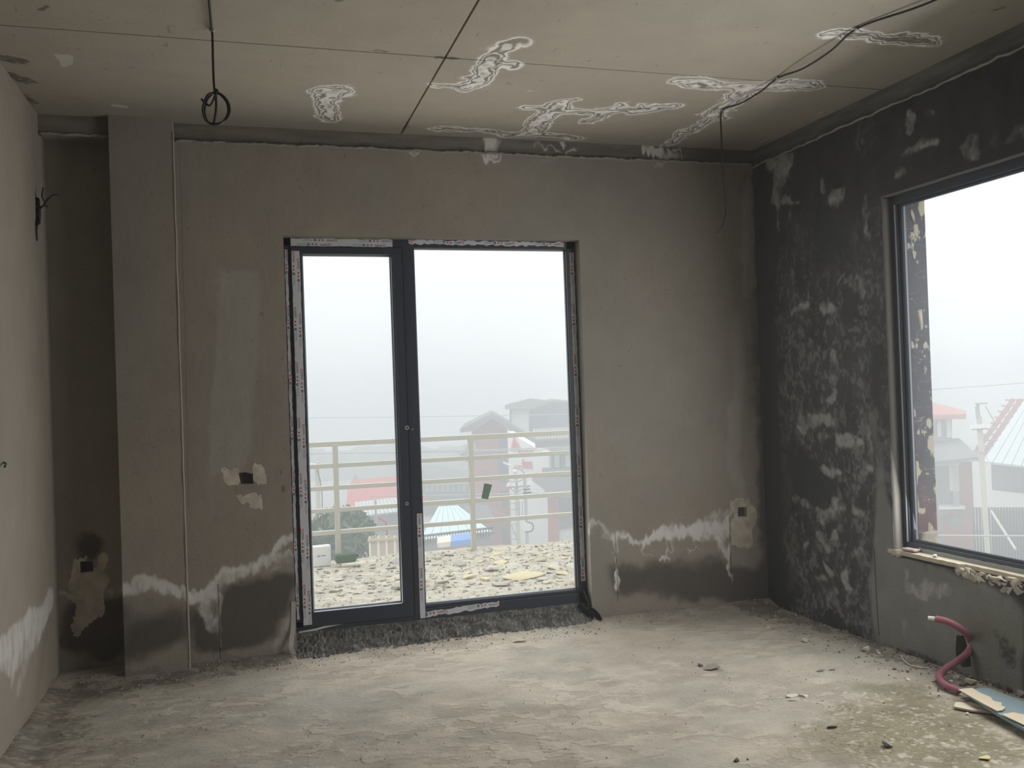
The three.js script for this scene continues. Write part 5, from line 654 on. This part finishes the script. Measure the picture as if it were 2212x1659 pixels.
lump('mortar_crumb', 'brown mortar lump between the mid floor and the dark wall', 'mortar lump', 1740, 1383, 0.03, 0.03, 0.022, chip.sand, 5); lump('white_stone', 'whitish stone near the foot of the dark wall', 'stone', 1869, 1403, 0.028, 0.035, 0.024, chip.pale, 6); lump('corner_stone', 'grey stone in the dark back corner', 'stone', 1656, 1309, 0.022, 0.026, 0.018, chip.grey, 7);
lump('wood_chip', 'longest pale wood chip of the three in the right middle of the floor', 'wood chip', 1712, 1501, 0.05, 0.012, 0.018, chip.pale, 8, 0.2, 'three pale chips'); lump('wood_chip', 'curved pale chip at the right of the three in mid floor', 'wood chip', 1738, 1502, 0.03, 0.014, 0.012, chip.pale, 9, -0.6, 'three pale chips'); lump('wood_chip', 'lowest and nearest pale chip of the three in mid floor', 'wood chip', 1716, 1510, 0.035, 0.010, 0.010, chip.sand, 10, 0.1, 'three pale chips');
lump('dark_flake', 'dark flake with a lifted edge on the pinkish floor', 'flake', 1799, 1569, 0.028, 0.016, 0.014, chip.dark, 11); lump('rough_clod', 'rough brown clod near the bottom right of the floor', 'clod', 1918, 1609, 0.03, 0.035, 0.022, chip.grey, 12); lump('dark_pebble', 'dark pebble at the bottom edge of the floor', 'stone', 1590, 1641, 0.014, 0.02, 0.012, chip.dark, 13);
lump('plaster_crumb', 'white plaster crumb against the back wall, left of the pair', 'plaster crumb', 1455, 1318, 0.035, 0.03, 0.022, chip.pale, 14); lump('plaster_crumb', 'white plaster crumb against the back wall, middle one', 'plaster crumb', 1471, 1308, 0.02, 0.03, 0.018, chip.white, 15); lump('plaster_crumb', 'white plaster crumb against the back wall nearest the corner socket', 'plaster crumb', 1514, 1308, 0.022, 0.032, 0.018, chip.pale, 16);
lump('tile_shard', 'thin pale shard lying just below the mortar bed of the door', 'shard', 1060, 1367, 0.035, 0.012, 0.012, chip.white, 17, 0.1); lump('stone_plate_chip', 'pale slab chip on the floor in front of the door', 'shard', 1122, 1383, 0.05, 0.014, 0.018, chip.sand, 18); lump('yellow_clod', 'yellowish shard at the bottom right edge of the floor', 'shard', 2128, 1636, 0.03, 0.014, 0.02, std([0.6, 0.52, 0.3]), 19); lump('white_speck_stone', 'small bright white stone right of the pinkish floor', 'stone', 2089, 1538, 0.012, 0.014, 0.010, chip.white, 20); lump('grey_flake', 'thin grey flake in the bright middle of the floor', 'flake', 1772, 1445, 0.032, 0.012, 0.012, chip.grey, 21); lump('small_clod', 'small sandy clod right of the mid floor stones', 'clod', 1798, 1444, 0.02, 0.016, 0.014, chip.sand, 22); lump('brick_crumb', 'brick crumb beside the black strip at the right foot of the door', 'brick crumb', 1306, 1318, 0.022, 0.05, 0.02, chip.brick, 23); lump('round_pebble', 'round pale pebble at the right foot of the door', 'stone', 1290, 1341, 0.025, 0.03, 0.02, chip.sand, 24);
[[2112, 1458, 0.055, chip.grey, 'largest grey rubble lump right of the pipe chase'], [2140, 1471, 0.045, chip.grey, 'second grey rubble lump right of the pipe chase'], [2090, 1451, 0.026, chip.pale, 'pale rubble chip under the pipe chase'], [2066, 1462, 0.02, chip.pale, 'pale rubble chip inside the bend of the pink pipe'], [2054, 1470, 0.016, chip.sand, 'smallest sandy chip inside the bend of the pink pipe'], [2098, 1474, 0.03, chip.sand, 'sandy rubble lump behind the blue board tip'], [2164, 1480, 0.036, chip.dark, 'dark rubble lump behind the middle of the blue board'], [2186, 1490, 0.036, chip.dark, 'dark rubble lump behind the blue board further right'], [2208, 1500, 0.034, chip.grey, 'grey rubble lump at the right edge above the blue board'], [2080, 1476, 0.02, chip.dark, 'dark crumb between pipe bend and blue board'], [2000, 1428, 0.018, chip.dark, 'dark crumb by the end of the pale string'], [1964, 1411, 0.024, chip.dark, 'dark crumb at the wall above the pale string'], [1940, 1402, 0.02, chip.dark, 'dark crumb at the wall left of the pale string']].forEach(([x, y, s, m, l], i) => lump('rubble_lump', l, 'rubble', x, y, s, s * 1.1, s * 0.7, m, 100 + i, i * 1.7, 'rubble along the side wall'));
{ // black strips standing in for the dark hole and shadow beside the door sill
  const t = thing('black_shadow_strip', 'black strips standing in for the dark hole and shadow at the right foot of the balcony door', 'shadow_strip', V(2.08, 0, 0)), ribbon = (pts, w) => new THREE.ExtrudeGeometry(new THREE.Shape(rect(-0.002, -w / 2, 0.002, w / 2).map(([x, y]) => new THREE.Vector2(x, y))), { steps: 30, bevelEnabled: false, extrudePath: new THREE.CatmullRomCurve3(pts.map((p) => V(...p))) });
  part('strip', ribbon([[-0.02, 0.20, -0.074], [-0.012, 0.15, -0.05], [0.0, 0.11, -0.04], [-0.012, 0.075, -0.005], [0.02, 0.05, 0.02]], 0.06), C.black, t); part('tail', ribbon([[-0.05, 0.12, -0.06], [-0.03, 0.085, -0.01], [0.01, 0.085, 0.008], [0.035, 0.06, 0.03], [0.05, 0.024, 0.05]], 0.045), C.black, t);
}
{ // on the sill of the side window
  const m = new THREE.Matrix4().compose(V(CORNER, 0, 0), new THREE.Quaternion().setFromAxisAngle(V(0, 1, 0), RT), V(1, 1, 1));
  const a = solo('tile_piece', rough(new THREE.BoxGeometry(0.085, 0.012, 0.05, 5, 2, 4), 0.01, 30, 3).translate(1.335, WIN.y0 + 0.020, -0.032).applyMatrix4(m), std([0.45, 0.38, 0.34]), 'broken tile piece lying on the sill in the corner of the side window', 'tile'); const b = solo('sill_shard', stoneGeo(rng(4), 0.016, 0.018, 0.012).translate(1.52, WIN.y0 + 0.016, -0.02).applyMatrix4(m), chip.white, 'small white shard on the sill of the side window', 'shard');
}
{ // crumbs of soil and plaster swept to the edges, and grit over the floor
  const r = rng(41), g = stoneGeo(r, 0.5, 0.6, 0.45, 12), n = 4600, im = new THREE.InstancedMesh(g, std([0.34, 0.30, 0.24], 0.95), n), q = new THREE.Matrix4(), e = new THREE.Euler(), c = new THREE.Color(); im.name = 'floor_grit'; im.userData = { kind: 'stuff', label: 'crumbs of plaster and soil scattered over the floor', category: 'grit' }; shadows(im);
  for (let i = 0; i < n; i++) {
    let x, z, s; const k = r();
    if (k < 0.32) { x = -1.0 + r() * 1.25; z = 0.02 + Math.pow(r(), 2) * 0.22 + (x < -0.34 && x > -0.68 ? 0.075 : 0); s = 0.003 + 0.017 * r() * r() * r(); } else if (k < 0.44) { x = 2.1 + r() * 1.25; z = 0.01 + Math.pow(r(), 2) * 0.2; s = 0.004 + 0.016 * r() * r() * r(); } else if (k < 0.58) { z = r() * 2.4; x = CORNER + SLOPE * z - 0.01 - Math.pow(r(), 2) * 0.35; s = 0.006 + 0.022 * r() * r(); } else if (k < 0.72) { x = 2.2 + r() * 1.15; z = 1.3 + r() * 1.1; s = 0.003 + 0.010 * r() * r() * r(); } else if (k < 0.80) { x = 0.25 + r() * 1.85; z = 0.03 + Math.pow(r(), 2) * 0.25; s = 0.005 + 0.014 * r() * r(); } else { x = -1 + r() * 4.3; z = r() * 2.6; s = 0.003 + 0.012 * r() * r() * r(); }
    q.makeRotationFromEuler(e.set(r() * 6, r() * 6, r() * 6)).scale(V(s, s * 0.7, s)).setPosition(x, groundY(x, z) + s * 0.18, z); im.setMatrixAt(i, q); const w = r(), b = w > 0.93 ? 1.9 : 0.65 + 0.6 * r(); im.setColorAt(i, c.setRGB(b, b, b));
  }
  scene.add(im);
}
renderer.render(scene, camera);
